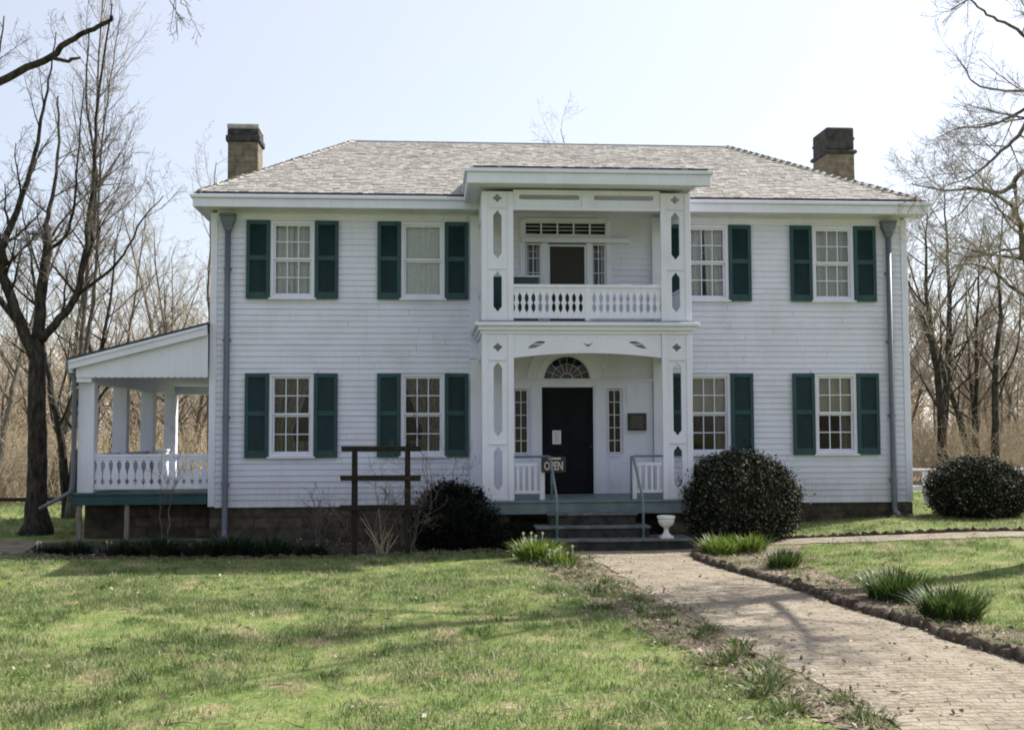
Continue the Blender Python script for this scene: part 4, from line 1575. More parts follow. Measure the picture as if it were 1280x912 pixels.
# ---- evergreen bushes: many small leaves over a lumpy rounded body
def leaf_cloud(name, n, rx, ry, rz, cz, leaf, seed, m, parent=None, lump=.08, flat_base=-.9):
    """leaves gathered in sprays that stand out from a lumpy rounded body, with a few stray shoots"""
    r = np.random.default_rng(seed)
    k = r.normal(size=(9, 3))*2.4
    ph = r.uniform(0, 6.28, 9)
    def lum(u): return np.sin(u @ k.T + ph).mean(1)*lump*3 + np.sin(u @ (k.T*2.7) + ph).mean(1)*lump*2.2
    def sphere(q):
        u = r.normal(size=(q, 3))
        return u/np.linalg.norm(u, axis=1, keepdims=True)
    sc = np.array([rx, ry, rz])
    per = 34
    cu = sphere(n//per)
    cu = cu[cu[:, 2] > flat_base]
    stray = .93 if lump > .06 else .985
    nc = len(cu)
    out = 0.90 + lum(cu) + r.normal(0, .028, nc) + (r.random(nc) > stray)*r.uniform(.02, .12, nc)
    cen = cu*out[:, None]
    size = (.07 + .06*r.random(nc))/np.mean(sc)
    u = np.repeat(cu, per, 0)
    off = r.normal(size=(nc*per, 3))*np.repeat(size, per)[:, None]*.62
    c = (np.repeat(cen, per, 0) + off)*sc + np.array([0, 0, cz])
    # filling leaves deeper in
    q = n//3
    v = sphere(q)
    v = v[v[:, 2] > flat_base]
    c2 = v*(.80 + lum(v) - .12*r.random(len(v)))[:, None]*sc + np.array([0, 0, cz])
    c, u = np.concatenate([c, c2]), np.concatenate([u, v])
    n = len(c)
    ax = r.normal(size=(n, 3))*.8 + u*.8 + np.array([0, 0, .25])
    ax /= np.linalg.norm(ax, axis=1, keepdims=True)
    nr = np.cross(ax, r.normal(size=(n, 3)))
    nr /= np.linalg.norm(nr, axis=1, keepdims=True) + 1e-9
    sd = np.cross(ax, nr)
    L = leaf*(0.55 + .9*r.random(n))[:, None]
    V = np.stack([c, c + ax*L*.5 + sd*L*.27 + nr*L*.06, c + ax*L, c + ax*L*.5 - sd*L*.27 + nr*L*.06], 1).reshape(-1, 3)
    F = np.arange(4*n).reshape(-1, 4)
    a, b = np.meshgrid(np.linspace(0, 2*math.pi, 25)[:-1], np.linspace(-.75, 1.5, 12))
    uu = np.stack([np.cos(a)*np.cos(b), np.sin(a)*np.cos(b), np.sin(b)], -1).reshape(-1, 3)
    bv = uu*(.72 + lum(uu))[:, None]*sc + np.array([0, 0, cz])
    bf = []
    for j in range(11):
        for i in range(24):
            bf.append((j*24 + i, j*24 + (i+1) % 24, (j+1)*24 + (i+1) % 24, (j+1)*24 + i))
    me = np_mesh(name, np.concatenate([V, bv]), [F, np.array(bf) + 4*n])
    return link(name, me, m, parent)

def bush(label, x, y, rx, ry, h, n, leaf, seed, m, lump=.07):
    z = gz(x, y)
    t = thing('boxwood_bush', label, 'bush', (x, y, z))
    leaf_cloud('foliage', n, rx, ry, h*.58, h*.42, leaf, seed, m, t, lump)
    r = random.Random(seed)
    s = MB()
    for k in range(6):
        a = 6.28*k/6
        s.tube([(x + .05*math.cos(a), y + .05*math.sin(a), z - .05), (x + rx*.5*math.cos(a), y + ry*.5*math.sin(a), z + h*.5)], [.03, .012], 6)
    s.build('stem', M['bark'], t)
    return t
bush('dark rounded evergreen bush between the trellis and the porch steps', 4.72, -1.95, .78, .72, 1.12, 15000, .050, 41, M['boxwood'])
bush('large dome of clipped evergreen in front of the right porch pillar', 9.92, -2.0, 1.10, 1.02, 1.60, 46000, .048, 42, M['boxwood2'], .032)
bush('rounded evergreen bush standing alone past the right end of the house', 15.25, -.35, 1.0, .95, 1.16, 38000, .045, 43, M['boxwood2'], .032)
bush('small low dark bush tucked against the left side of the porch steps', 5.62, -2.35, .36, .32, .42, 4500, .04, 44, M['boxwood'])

# ---- clumps of strap leaves
def strap_clump(parent_name, label, cat, x, y, rad, h, n, seed, m, group=None, lean=.5, w=.012, flowers=0, fm=None, base=None):
    r = random.Random(seed)
    z = gz(x, y) if base is None else base
    t = thing(parent_name, label, cat, (x, y, z), group)
    mb = MB()
    for i in range(n):
        a, q = r.uniform(0, 6.283), rad*math.sqrt(r.random())
        px, py = x + q*math.cos(a), y + q*math.sin(a)
        L = h*r.uniform(.6, 1.15)
        a2 = a + r.gauss(0, .6)
        ln = lean*(q/rad)*r.uniform(.4, 1.4) + r.uniform(0, .15)
        d = Vector((math.cos(a2), math.sin(a2), 0))
        s = Vector((-d.y, d.x, 0)).lerp(d, r.uniform(-.4, .4)).normalized()*w*r.uniform(.7, 1.3)
        p = [Vector((px, py, z - .02)) + d*(ln*L*tt**1.8) + Vector((0, 0, L*(tt - ln*.35*tt*tt))) for tt in (0, .4, .75, 1.0)]
        vs = [p[0] - s*.8, p[0] + s*.8, p[1] - s, p[1] + s, p[2] - s*.75, p[2] + s*.75, p[3]]
        mb.add(vs, [(0, 1, 3, 2), (2, 3, 5, 4), (4, 5, 6)])
    mb.build('leaves', m, t)
    for i in range(flowers):
        a, q = r.uniform(0, 6.283), rad*1.1*math.sqrt(r.random())
        fx, fy, fz = x + q*math.cos(a), y + q*math.sin(a), z + h*r.uniform(.75, 1.15)
        f = MB()
        for k in range(6):
            b0 = 6.283*k/6
            d = Vector((math.cos(b0), -.35, math.sin(b0))).normalized()
            e = Vector((-math.sin(b0), 0, math.cos(b0)))
            c0 = Vector((fx, fy, fz))
            f.add([c0, c0 + d*.014 + e*.009, c0 + d*.030, c0 + d*.014 - e*.009], [(0, 1, 2, 3)])
        f.tube([(fx, fy, fz), (fx, fy - .028, fz - .003)], [.009, .015], 6)
        f.tube([(fx, fy + .004, fz), (fx, fy + .02, fz - .02), (fx, fy + .02, z)], .0035, 4)
        f.build('flower', fm or M['yellow'], t)
    return t
strap_clump('daffodil_clump', 'bright green clump of daffodils by the left corner of the path near the steps', 'flowers', 6.0, -4.25, .30, .42, 620, 51, M['daffleaf'], lean=.7, w=.009, flowers=6, fm=M['cream'])
strap_clump('daffodil_clump', 'small clump of pale daffodils just in front of the bright green clump by the path', 'flowers', 6.30, -4.75, .22, .28, 190, 52, M['daffleaf'], lean=.8, flowers=8, fm=M['cream'])
strap_clump('green_clump', 'wide bright green clump at the path corner in front of the big evergreen dome', 'plant', 9.18, -3.72, .36, .37, 560, 53, M['daffleaf'], lean=.7, w=.008)
strap_clump('green_clump', 'green leaf tuft leaning against the right side of the wide clump at the path corner', 'plant', 9.62, -3.82, .20, .37, 260, 54, M['daffleaf'], lean=.6, w=.008)
strap_clump('green_clump', 'small dark green tuft alone in the bare border right of the path corner', 'plant', 9.52, -5.75, .22, .32, 360, 55, M['clump'], lean=.7, w=.008)
strap_clump('green_clump', 'bushy dark green clump beside the kerb, the left of the two nearest the camera', 'plant', 9.98, -8.75, .34, .42, 700, 56, M['clump'], lean=.75, w=.008)
strap_clump('green_clump', 'bushy dark green clump nearest the camera behind the brick kerb', 'plant', 9.98, -10.15, .30, .40, 640, 57, M['clump'], lean=.75, w=.008)
LIR = [(-2.2, -2.2, .26, .18), (-1.72, -2.45, .30, .26), (-.85, -2.75, .34, .30), (-.25, -2.9, .42, .36), (.50, -3.0, .40, .30), (.98, -2.9, .36, .38), (1.62, -3.0, .44, .33), (2.30, -3.05, .30, .24)]
for k, (x, y, rd, h) in enumerate(LIR):
    strap_clump('border_plant', 'dark grassy border plant at the front of the shaded flower bed', 'plant', x, y, rd*.78, h*1.2, int(rd*1000), 60 + k, M['darkleaf'], 'dark grassy plants along the flower bed edge', lean=.9, w=.009)
for k, (x, y) in enumerate([(-2.55, -1.9), (-1.35, -2.1)]):
    strap_clump('white_daffodil', 'little group of white daffodils in the flower bed below the side porch', 'flowers', x, y, .10, .17, 26, 70 + k, M['darkleaf'], 'white daffodils below the side porch', flowers=3, fm=M['cream'])

# tufts along the ragged left edge of the path: three kinds, copied
protos = []
for k in range(6):
    t = strap_clump('weed_tuft', 'low ragged tuft of weeds and daffodil leaves in the bare strip along the path', 'plant', 6.6, -6 - k, (.10, .16, .13, .2, .08, .15)[k], (.11, .15, .08, .10, .17, .13)[k], (60, 110, 90, 130, 34, 70)[k], 80 + k, M['weed'], 'ragged tufts along the path edge', lean=(1.5, 1.2, 1.9, 1.8, .8, 1.5)[k], w=(.006, .007, .005, .005, .010, .006)[k])
    protos.append(t)
rr = random.Random(17)
for k in range(84):
    tt = (k + rr.random())/84
    y = -3.3 - 11.2*tt
    x = 6.32 + 1.0*tt + rr.gauss(0, .27)
    x = min(x, 7.02 + .42*tt)
    pr = protos[k % 6]
    if k < 6:
        pr.location = (x, y, gz(x, y))
        pr.rotation_euler.z = rr.uniform(0, 6.28)
    else:
        copy_tree(pr, (x, y, gz(x, y)), rr.uniform(0, 6.28), rr.uniform(.5, 1.25))
for k in range(26):
    y = -3.9 - 9.5*((k + rr.random())/26)
    x = 9.35 + .5*(-3 - y)/11.5*1.0 + rr.uniform(-.15, .75)
    copy_tree(protos[k % 4], (x, y, gz(x, y)), rr.uniform(0, 6.28), rr.uniform(.5, 1.0), 'low ragged tuft of weeds in the bare border behind the brick kerb', 'ragged tufts behind the kerb')
for k in range(9):
    x = 4.1 + k*.22 + rr.uniform(-.1, .1)
    copy_tree(protos[k % 4], (x, -2.95 + rr.uniform(-.2, .1), -.65), rr.uniform(0, 6.28), rr.uniform(.6, 1.0), 'low leaf tuft at the lawn edge below the dark bush by the trellis', 'tufts below the dark bush')

# dead stalks beside the trellis
t = thing('dead_stalks', 'pale dry stalks fanning out of the flower bed between the trellis posts', 'plant', (3.50, -3.15, -.65))
rr = random.Random(23)
s = MB()
for k in range(13):
    a = R(rr.uniform(55, 128))
    L = rr.uniform(.4, .85)
    p0 = Vector((3.46 + rr.uniform(-.1, .12), -3.15 + rr.uniform(-.08, .08), -.66))
    d = Vector((math.cos(a), rr.uniform(-.3, .2), math.sin(a))).normalized()
    s.tube([p0, p0 + d*L*.5, p0 + d*L + Vector((0, 0, rr.uniform(-.06, .02)))], [.008, .006, .004], 5)
s.build('stalks', M['straw'], t)

# bare climbing shrub on and behind the trellis, and two more against the walls
PS = dict(n=[5, 4, 3], t0=[.25, .2, .2], len=[-.45, -.5, -.5], ang=[(25, 60), (30, 65), (30, 70)], rr=[.6, .6, .7], rmax=[.008, .005, .004], rmin=.0026,
          seg=[.12, .1, .1], wan=[.16, .2, .2], up=[.05, .03, .02], sides=[4, 3, 3], thick=-1, tl=.4)
def bare_shrub(label, x, y, n, L, spread, seed, m='twigdark'):
    r = random.Random(seed)
    limbs = []
    z = gz(x, y)
    for k in range(n):
        a = r.uniform(0, 6.28)
        d = Vector((math.cos(a)*spread, math.sin(a)*spread*.5, 1)).normalized()
        pts = limb_points(r, Vector((x + r.uniform(-.06, .06), y + r.uniform(-.05, .05), z - .03)), d, L*r.uniform(.6, 1.15), L/6, .10, .03)
        limbs.append((pts, .011*r.uniform(.6, 1.2), .004, True))
    return make_tree('bare_shrub', label, 'shrub', (x, y, z), limbs, PS, seed, M['twigdark'], M[m])
bare_shrub('bare twiggy climber growing up through the left part of the trellis', 3.2, -2.75, 8, 1.5, .55, 91)
bare_shrub('bare twiggy shrub beside the right trellis post in front of the dark bush', 3.95, -2.72, 9, 1.25, .38, 92)
bare_shrub('tall thin bare shrub against the wall between the trellis and the portico', 4.4, -.9, 5, 2.3, .22, 93)
bare_shrub('single thin bare sapling in front of the side porch railing', -.55, -1.2, 2, 2.1, .16, 94)
bare_shrub('low bare shrub at the house wall left of the trellis', 2.2, -1.3, 6, 1.0, .6, 95)

# ---- white rail fence past the right end of the house
fe = thing('rail_fence', 'white wooden rail fence seen past the right end of the house', 'fence', (16.5, 4.1, -.32))
for x in (15.0, 16.15, 17.9, 19.6, 21.3):
    MB().box(x, x + .10, 4.05, 4.15, -.42, .43).build('post', M['trim'], fe, 0.006)
for z0, z1 in ((.44, .49), (-.02, .08)):
    MB().box(14.9, 21.5, 4.03, 4.17, z0, z1).build('rail', M['trim'], fe, 0.005)

# ---- boundary post and rail fence far left
fe = thing('old_fence', 'low weathered wooden rail fence at the foot of the woods on the left', 'fence', (-8, 9.4, -.65))
for k in range(7):
    x = -16 + 2.1*k
    MB().box(x, x + .10, 9.35, 9.45, -.75, -.27).build('post', M['wood'], fe, 0.01)
MB().box(-16.2, -3.2, 9.29, 9.345, -.42, -.32).build('rail', M['wood'], fe, 0.006)

# ------------------------------------------------------------------ trees
PB = dict(n=[1.7, 6, 5, 4], t0=[.12, .12, .1, .1], len=[1.5, -.55, -.5, -.5], ang=[(30, 65), (28, 60), (28, 60), (25, 65)], rr=[.45, .5, .55, .6], rmax=[.035, .014, .008, .006],
          rmin=.0030, seg=[.3, .25, .2, .18], wan=[.12, .15, .18, .2], up=[.10, .07, .04, .02], sides=[5, 4, 3, 3], thick=0, tl=.35)
def at_px(x, y, Y):
    """skeleton joints of the big trees are laid out from the photo's outline, each on its own depth"""
    cx, D, cz, yaw, pit, rol = 4.2531, 22.2112, 1.4202, 0.0745, 0.0594, -0.0038
    X, V = x - 640, y - 456
    c, s = math.cos(rol), math.sin(rol)
    X, V = c*X + s*V, -s*X + c*V
    r = Vector((math.cos(yaw), -math.sin(yaw), 0))
    fw = Vector((math.sin(yaw)*math.cos(pit), math.cos(yaw)*math.cos(pit), math.sin(pit)))
    u = r.cross(fw)
    d = r*(X/1400) - u*(V/1400) + fw
    t = (Y + D)/d.y
    return Vector((cx, -D, cz)) + d*t
def path_at(pts, y0, y1):
    n = len(pts) - 1
    return [at_px(x, y, y0 + (y1 - y0)*i/n) for i, (x, y) in enumerate(pts)]
b = Vector((-3.77, 1.6, -.66))
L = [
    ([b, *path_at([(46, 600), (46, 520), (47, 440)], 1.6, 1.6)], .215, .165, False),
    (path_at([(45, 450), (25, 402), (5, 350), (2, 320), (12, 285), (28, 245), (40, 205), (52, 150), (60, 100), (70, 40)], 1.6, .7), .13, .010, True),
    (path_at([(46, 452), (50, 390), (55, 340), (60, 300), (57, 282)], 1.6, 2.4), .135, .08, True),
    (path_at([(57, 284), (63, 255), (70, 215), (74, 165), (72, 120)], 2.4, 3.0), .055, .02, True),
    (path_at([(64, 310), (80, 298), (90, 270), (95, 230), (98, 180), (104, 110)], 2.3, 1.4), .045, .012, True),
    (path_at([(52, 425), (75, 398), (95, 370), (104, 330), (110, 275), (117, 225), (121, 150), (130, 70), (140, 5)], 1.6, 2.0), .095, .015, True),
    (path_at([(100, 352), (118, 280), (119, 200), (108, 120), (112, 40)], 1.9, 2.6), .05, .014, True),
    (path_at([(96, 368), (135, 340), (160, 310), (178, 275), (205, 245)], 1.7, 1.0), .04, .010, True),
    (path_at([(62, 300), (90, 262), (120, 235), (160, 228)], 2.3, 3.0), .03, .008, True),
    (path_at([(8, 330), (-10, 260), (-12, 180), (-5, 90), (5, 20)], 1.2, 2.2), .06, .015, True),
    (path_at([(20, 400), (-10, 360), (-40, 300), (-60, 200)], 1.5, .5), .08, .02, True),
]
make_tree('bare_tree', 'big dark leafless tree with several upright limbs standing left of the side porch', 'tree', tuple(b), L, PB, 101, M['bark'], M['twigdark'])

b = at_px(88, 640, 6.0)
b.z = -.66
PP = dict(PB, n=[3.2, 6, 4], t0=[.12, .1, .1], len=[3.2, -.45, -.5], ang=[(32, 56), (22, 48), (25, 55)], rmax=[.018, .008, .005], up=[.11, .08, .05], tl=.55)
L = [([b, *path_at([(92, 560), (100, 470), (104, 400), (112, 300), (118, 200), (122, 100), (128, 0), (132, -90)], 6.0, 6.6)], .085, .010, dict(t0=[.38, .1, .1])),
     (path_at([(98, 480), (116, 380), (122, 290), (126, 200), (138, 100), (150, 20)], 6.1, 5.4), .06, .01, dict(t0=[.3, .1, .1]))]
make_tree('bare_tree', 'tall straight leafless tree with fine ascending twigs behind the big forked tree', 'tree', tuple(b), L, PP, 104, M['barkpale'], M['twig'])

# tree out of frame on the left whose broken limb hangs into the picture
b = Vector((-4.4, -9.8, -.66))
tip = path_at([(-80, 145), (-20, 112), (35, 84), (66, 70), (82, 54), (105, 42), (128, 31), (141, 22)], -9.8, -10.4)
stub = path_at([(64, 72), (80, 76), (92, 74), (99, 72)], -10.1, -10.0)
t0 = Vector((-4.3, -9.8, 4.0))
PN = dict(PB, n=[3, 4, 3], len=[.9, -.5, -.5], rmax=[.02, .008, .005])
L = [([b, Vector((-4.4, -9.8, 1.2)), Vector((-4.35, -9.8, 3.0)), t0, Vector((-4.3, -9.6, 6.5)), Vector((-4.0, -9.5, 9.5))], .30, .10, False),
     ([t0, Vector((-3.2, -9.8, 4.6)), *tip], .060, .020, False),
     (stub, .024, .014, False),
     ([Vector((-4.3, -9.6, 6.4)), Vector((-2.4, -9.4, 7.4)), Vector((-.4, -9.5, 7.3)), Vector((.8, -9.6, 6.9)), *path_at([(180, -50), (205, -26), (220, -8), (232, 8)], -9.6, -9.7)], .05, .004, dict(n=[9, 4, 3], t0=[.5, .2, .2], len=[.7, -.5, -.5], up=[-.08, -.03, 0, 0])),
     ([Vector((-4.0, -9.5, 9.0)), Vector((-3.0, -8.4, 11.0)), Vector((-2.5, -8, 13.0))], .09, .02, True)]
make_tree('bare_tree', 'leafless tree at the left edge whose broken limb reaches across the upper left corner', 'tree', tuple(b), L, PN, 102, M['bark'], M['twigdark'])

# tree out of frame on the right, limbs reaching in
b = Vector((14.2, -6.2, -.4))
f = Vector((14.1, -6.2, 2.2))
f2 = Vector((13.95, -6.1, 4.2))
PR_ = dict(PB, n=[2.9, 9, 6, 4], len=[1.15, -.55, -.5, -.5], up=[.04, .03, .02, .02], tl=.3)
L = [([b, Vector((14.2, -6.2, .8)), f, f2, Vector((13.9, -6.0, 6.2)), Vector((13.7, -5.8, 8.5))], .34, .12, False),
     ([Vector((13.7, -5.8, 8.4)), Vector((13.6, -5.6, 9.6)), Vector((13.5, -5.5, 11.5))], .12, .03, True),
     ([f2, *path_at([(1290, 215), (1255, 240), (1215, 236), (1180, 238), (1140, 230)], -6.2, -5.4)], 0.058, 0.0084, True),
     ([Vector((14.0, -6.15, 3.4)), *path_at([(1285, 330), (1278, 290), (1268, 262), (1240, 240), (1200, 233)], -6.6, -7.2)], 0.068, 0.0084, True),
     ([f2, *path_at([(1300, 150), (1272, 170), (1245, 195), (1215, 220), (1185, 232)], -6.4, -6.9)], 0.048, 0.0070, True),
     ([Vector((13.9, -6.0, 5.8)), *path_at([(1300, 130), (1265, 145), (1235, 158), (1200, 160), (1170, 172)], -5.8, -5.0)], 0.041, 0.0056, dict(n=[2.0, 7, 5, 4])),
     ([Vector((13.9, -6.0, 6.6)), *path_at([(1310, 112), (1270, 114), (1225, 108), (1208, 90), (1195, 66)], -6.2, -6.6)], 0.031, 0.0042, dict(n=[1.4, 5, 4, 3])),
     ([f, *path_at([(1300, 385), (1268, 362), (1240, 338), (1205, 330), (1172, 345)], -6.0, -5.0)], 0.051, 0.0070, True),
     ([Vector((14.0, -6.15, 3.0)), *path_at([(1295, 318), (1262, 312), (1235, 318), (1205, 322)], -6.1, -6.8)], 0.034, 0.0063, True),
     ([Vector((13.8, -5.9, 7.4)), *path_at([(1290, 52), (1262, 32), (1235, 18), (1212, -2), (1195, -30)], -6.6, -7.4)], 0.034, 0.0084, dict(n=[2, 4, 3, 2])),
     ([Vector((13.8, -5.9, 6.4)), Vector((15.4, -6.6, 8.2)), Vector((16.9, -7.0, 9.3)), Vector((17.8, -7.2, 10.4))], .08, .012, True),
     ([Vector((13.8, -5.9, 7.4)), Vector((14.8, -4.8, 9.0)), Vector((15.6, -4.2, 10.6))], .07, .012, True),
     ([Vector((14.0, -6.1, 5.4)), Vector((15.0, -7.6, 6.8)), Vector((15.8, -8.6, 8.2))], .07, .012, True),
     ([Vector((13.7, -5.8, 8.4)), Vector((12.3, -6.4, 9.4)), Vector((10.6, -7.0, 10.0)), Vector((9.2, -7.4, 10.2))], .06, .012, True),
     ([Vector((13.7, -5.8, 8.0)), Vector((13.0, -4.6, 9.4)), Vector((12.0, -3.4, 10.4)), Vector((11.2, -2.8, 11.2))], .06, .012, True),
     ([Vector((13.8, -5.9, 7.0)), Vector((12.6, -7.4, 8.4)), Vector((11.2, -8.8, 9.4)), Vector((10.3, -9.4, 9.8))], .06, .012, True)]
make_tree('bare_tree', 'leafless tree at the right edge whose limbs reach in over the end of the house', 'tree', tuple(b), L, PR_, 103, M['barkpale'], M['twig'])
def simple_tree(label, base, H, r0, seed, forks=1, m='bark', mt='twigdark', P=None, group=None):
    limbs = [([Vector(p) + Vector(base) for p in pts], a, c, g) for pts, a, c, g in wood_proto(seed, H, r0, forks, P=P or PW)]
    return make_tree('bare_tree', label, 'tree', base, limbs, P or PW, seed, M[m], M[mt], group)
# trees past the right end of the house
simple_tree('dark twin stemmed leafless tree behind the bush at the right end of the house', (21.3, 14.0, -.34), 10.5, .19, 107, 2, 'bark', 'twig')
simple_tree('dark leafless tree with a straight trunk at the far right edge of the picture', (22.6, 13.0, -.34), 9.5, .16, 108, 1, 'bark', 'twig')
simple_tree('many stemmed leafless tree rising behind the lone evergreen bush', (23.2, 15.5, -.34), 9.0, .11, 109, 4, 'bark', 'twig')
simple_tree('dark leafless tree close behind the big forked tree on the left', (-4.55, 6.2, -.65), 8.0, .13, 110, 2, 'bark', 'twig')
simple_tree('slender leafless tree whose trunk rises behind the roof of the side porch', (-2.6, 14.0, -.65), 10.0, .10, 111, 1, 'barkpale', 'twig')
simple_tree('leafless tree whose topmost twigs show above the roof just right of its middle', (13.0, 21, -.5), 14.2, .14, 112, 1, 'barkpale', 'twig')

# woods: a few kinds built once, then copied
wood = []
KW = [(301, 11, .13, 1), (302, 9.5, .10, 1), (303, 12, .16, 1), (304, 10, .10, 2), (305, 8.0, .08, 1)]
for k, (sd, H, r0, fk) in enumerate(KW):
    t = make_tree('woodland_tree', 'slender leafless tree in the woods left of the house', 'tree', (0, 0, 0), wood_proto(sd, H, r0, fk), PW, sd, M['barkpale'], M['twig'], 'leafless trees in the woods left of the house')
    wood.append(t)
rr = random.Random(77)
spots = []
for k in range(38):
    d = 12 + 36*((k + rr.random())/38)**1.05
    xa, xb = 4.25 - .47*(d + 22) + .075*(d + 22) - 3, 4.25 - .24*(d + 22) + .075*(d + 22)
    spots.append((rr.uniform(xa, xb), d, -.65, 0))
for k in range(34):
    d = 16 + 32*((k + rr.random())/34)**1.1
    xa, xb = 4.25 + .33*(d + 22) + .075*(d + 22), 4.25 + .47*(d + 22) + .075*(d + 22) + 3
    spots.append((rr.uniform(xa, xb), d, -.34, 1))
for i, (x, y, z, side) in enumerate(spots):
    rz, sc = rr.uniform(0, 6.28), rr.uniform(.75, 1.15)
    p = wood[i % len(wood)]
    if i < len(wood):
        p.location = (x, y, z)
        p.rotation_euler.z = rz
        p.scale = (sc,)*3
    else:
        copy_tree(p, (x, y, z), rz, sc, *(('slender leafless tree in the woods right of the house', 'leafless trees in the woods right of the house') if side else (None, None)))

# undergrowth and the far wood: nobody could count these stems
def stem_arrays(seed, n, L, spread, rad, twigs, wander=.14):
    r = random.Random(seed)
    mb = MB()
    for k in range(n):
        a = r.uniform(0, 6.28)
        d = Vector((math.cos(a)*spread, math.sin(a)*spread, 1)).normalized()
        p = limb_points(r, Vector((r.gauss(0, .25), r.gauss(0, .25), -.05)), d, L*r.uniform(.5, 1.1), L/5, wander, .02)
        mb.tube(p, taper(rad, rad*.4, len(p)), 3, cap=False)
        for j in range(twigs):
            q, dd = at_len(p, r.uniform(.25, .98))
            w = limb_points(r, q, rand_dir(r, dd, R(r.uniform(25, 70))), L*r.uniform(.12, .4), L/8, .18, .02)
            mb.tube(w, taper(rad*.55, rad*.3, len(w)), 3, cap=False)
    return np.array([tuple(v) for v in mb.v]), np.array(mb.f)

def scatter(name, protos, places, m, label, cat):
    Vs, Fs, n = [], [], 0
    for i, (x, y, z, rz, sc) in enumerate(places):
        v, f = protos[i % len(protos)]
        c, s = math.cos(rz), math.sin(rz)
        w = np.stack([(v[:, 0]*c - v[:, 1]*s)*sc + x, (v[:, 0]*s + v[:, 1]*c)*sc + y, v[:, 2]*sc + z], 1)
        Vs.append(w)
        Fs.append(f + n)
        n += len(v)
    o = link(name, np_mesh(name, np.concatenate(Vs), [np.concatenate(Fs)]), m)
    return tag(o, label, cat, kind='stuff')
br = [stem_arrays(400 + k, 9, 2.3, .55, .011, 6) for k in range(5)]
pl_ = []
for k in range(330):
    d = 11.5 + 24*rr.random()**1.1
    pl_.append((rr.uniform(4.25 - .42*(d + 22) - 3, -.6), d, -.65, rr.uniform(0, 6.28), rr.uniform(.5, 1.35)))
for k in range(260):
    d = 12.5 + 26*rr.random()**1.1
    pl_.append((rr.uniform(15.0 + .25*(d - 9), 4.25 + .56*(d + 22) + 3), d, -.34, rr.uniform(0, 6.28), rr.uniform(.5, 1.35)))
scatter('undergrowth', br, pl_, M['brush'], 'tangled tan undergrowth at the foot of the woods on both sides', 'undergrowth')
fw_ = [stem_arrays(420 + k, 5, 8.0, .16, .05, 16, .06) for k in range(5)]
pl_ = []
for k in range(420):
    d = 40 + 55*rr.random()
    pl_.append((rr.uniform(-.46*(d + 22) - 10, .62*(d + 22) + 12), d, -.6, rr.uniform(0, 6.28), rr.uniform(.7, 1.3)))
for k in range(120):       # the woods across the road behind the viewer, mirrored in the window panes
    d = -62 - 40*rr.random()
    pl_.append((rr.uniform(-75, 85), d, -.6, rr.uniform(0, 6.28), rr.uniform(.8, 1.5)))
scatter('far_woods', fw_, pl_, M['brush'], 'far brown leafless woods closing the view all round the place', 'woods')

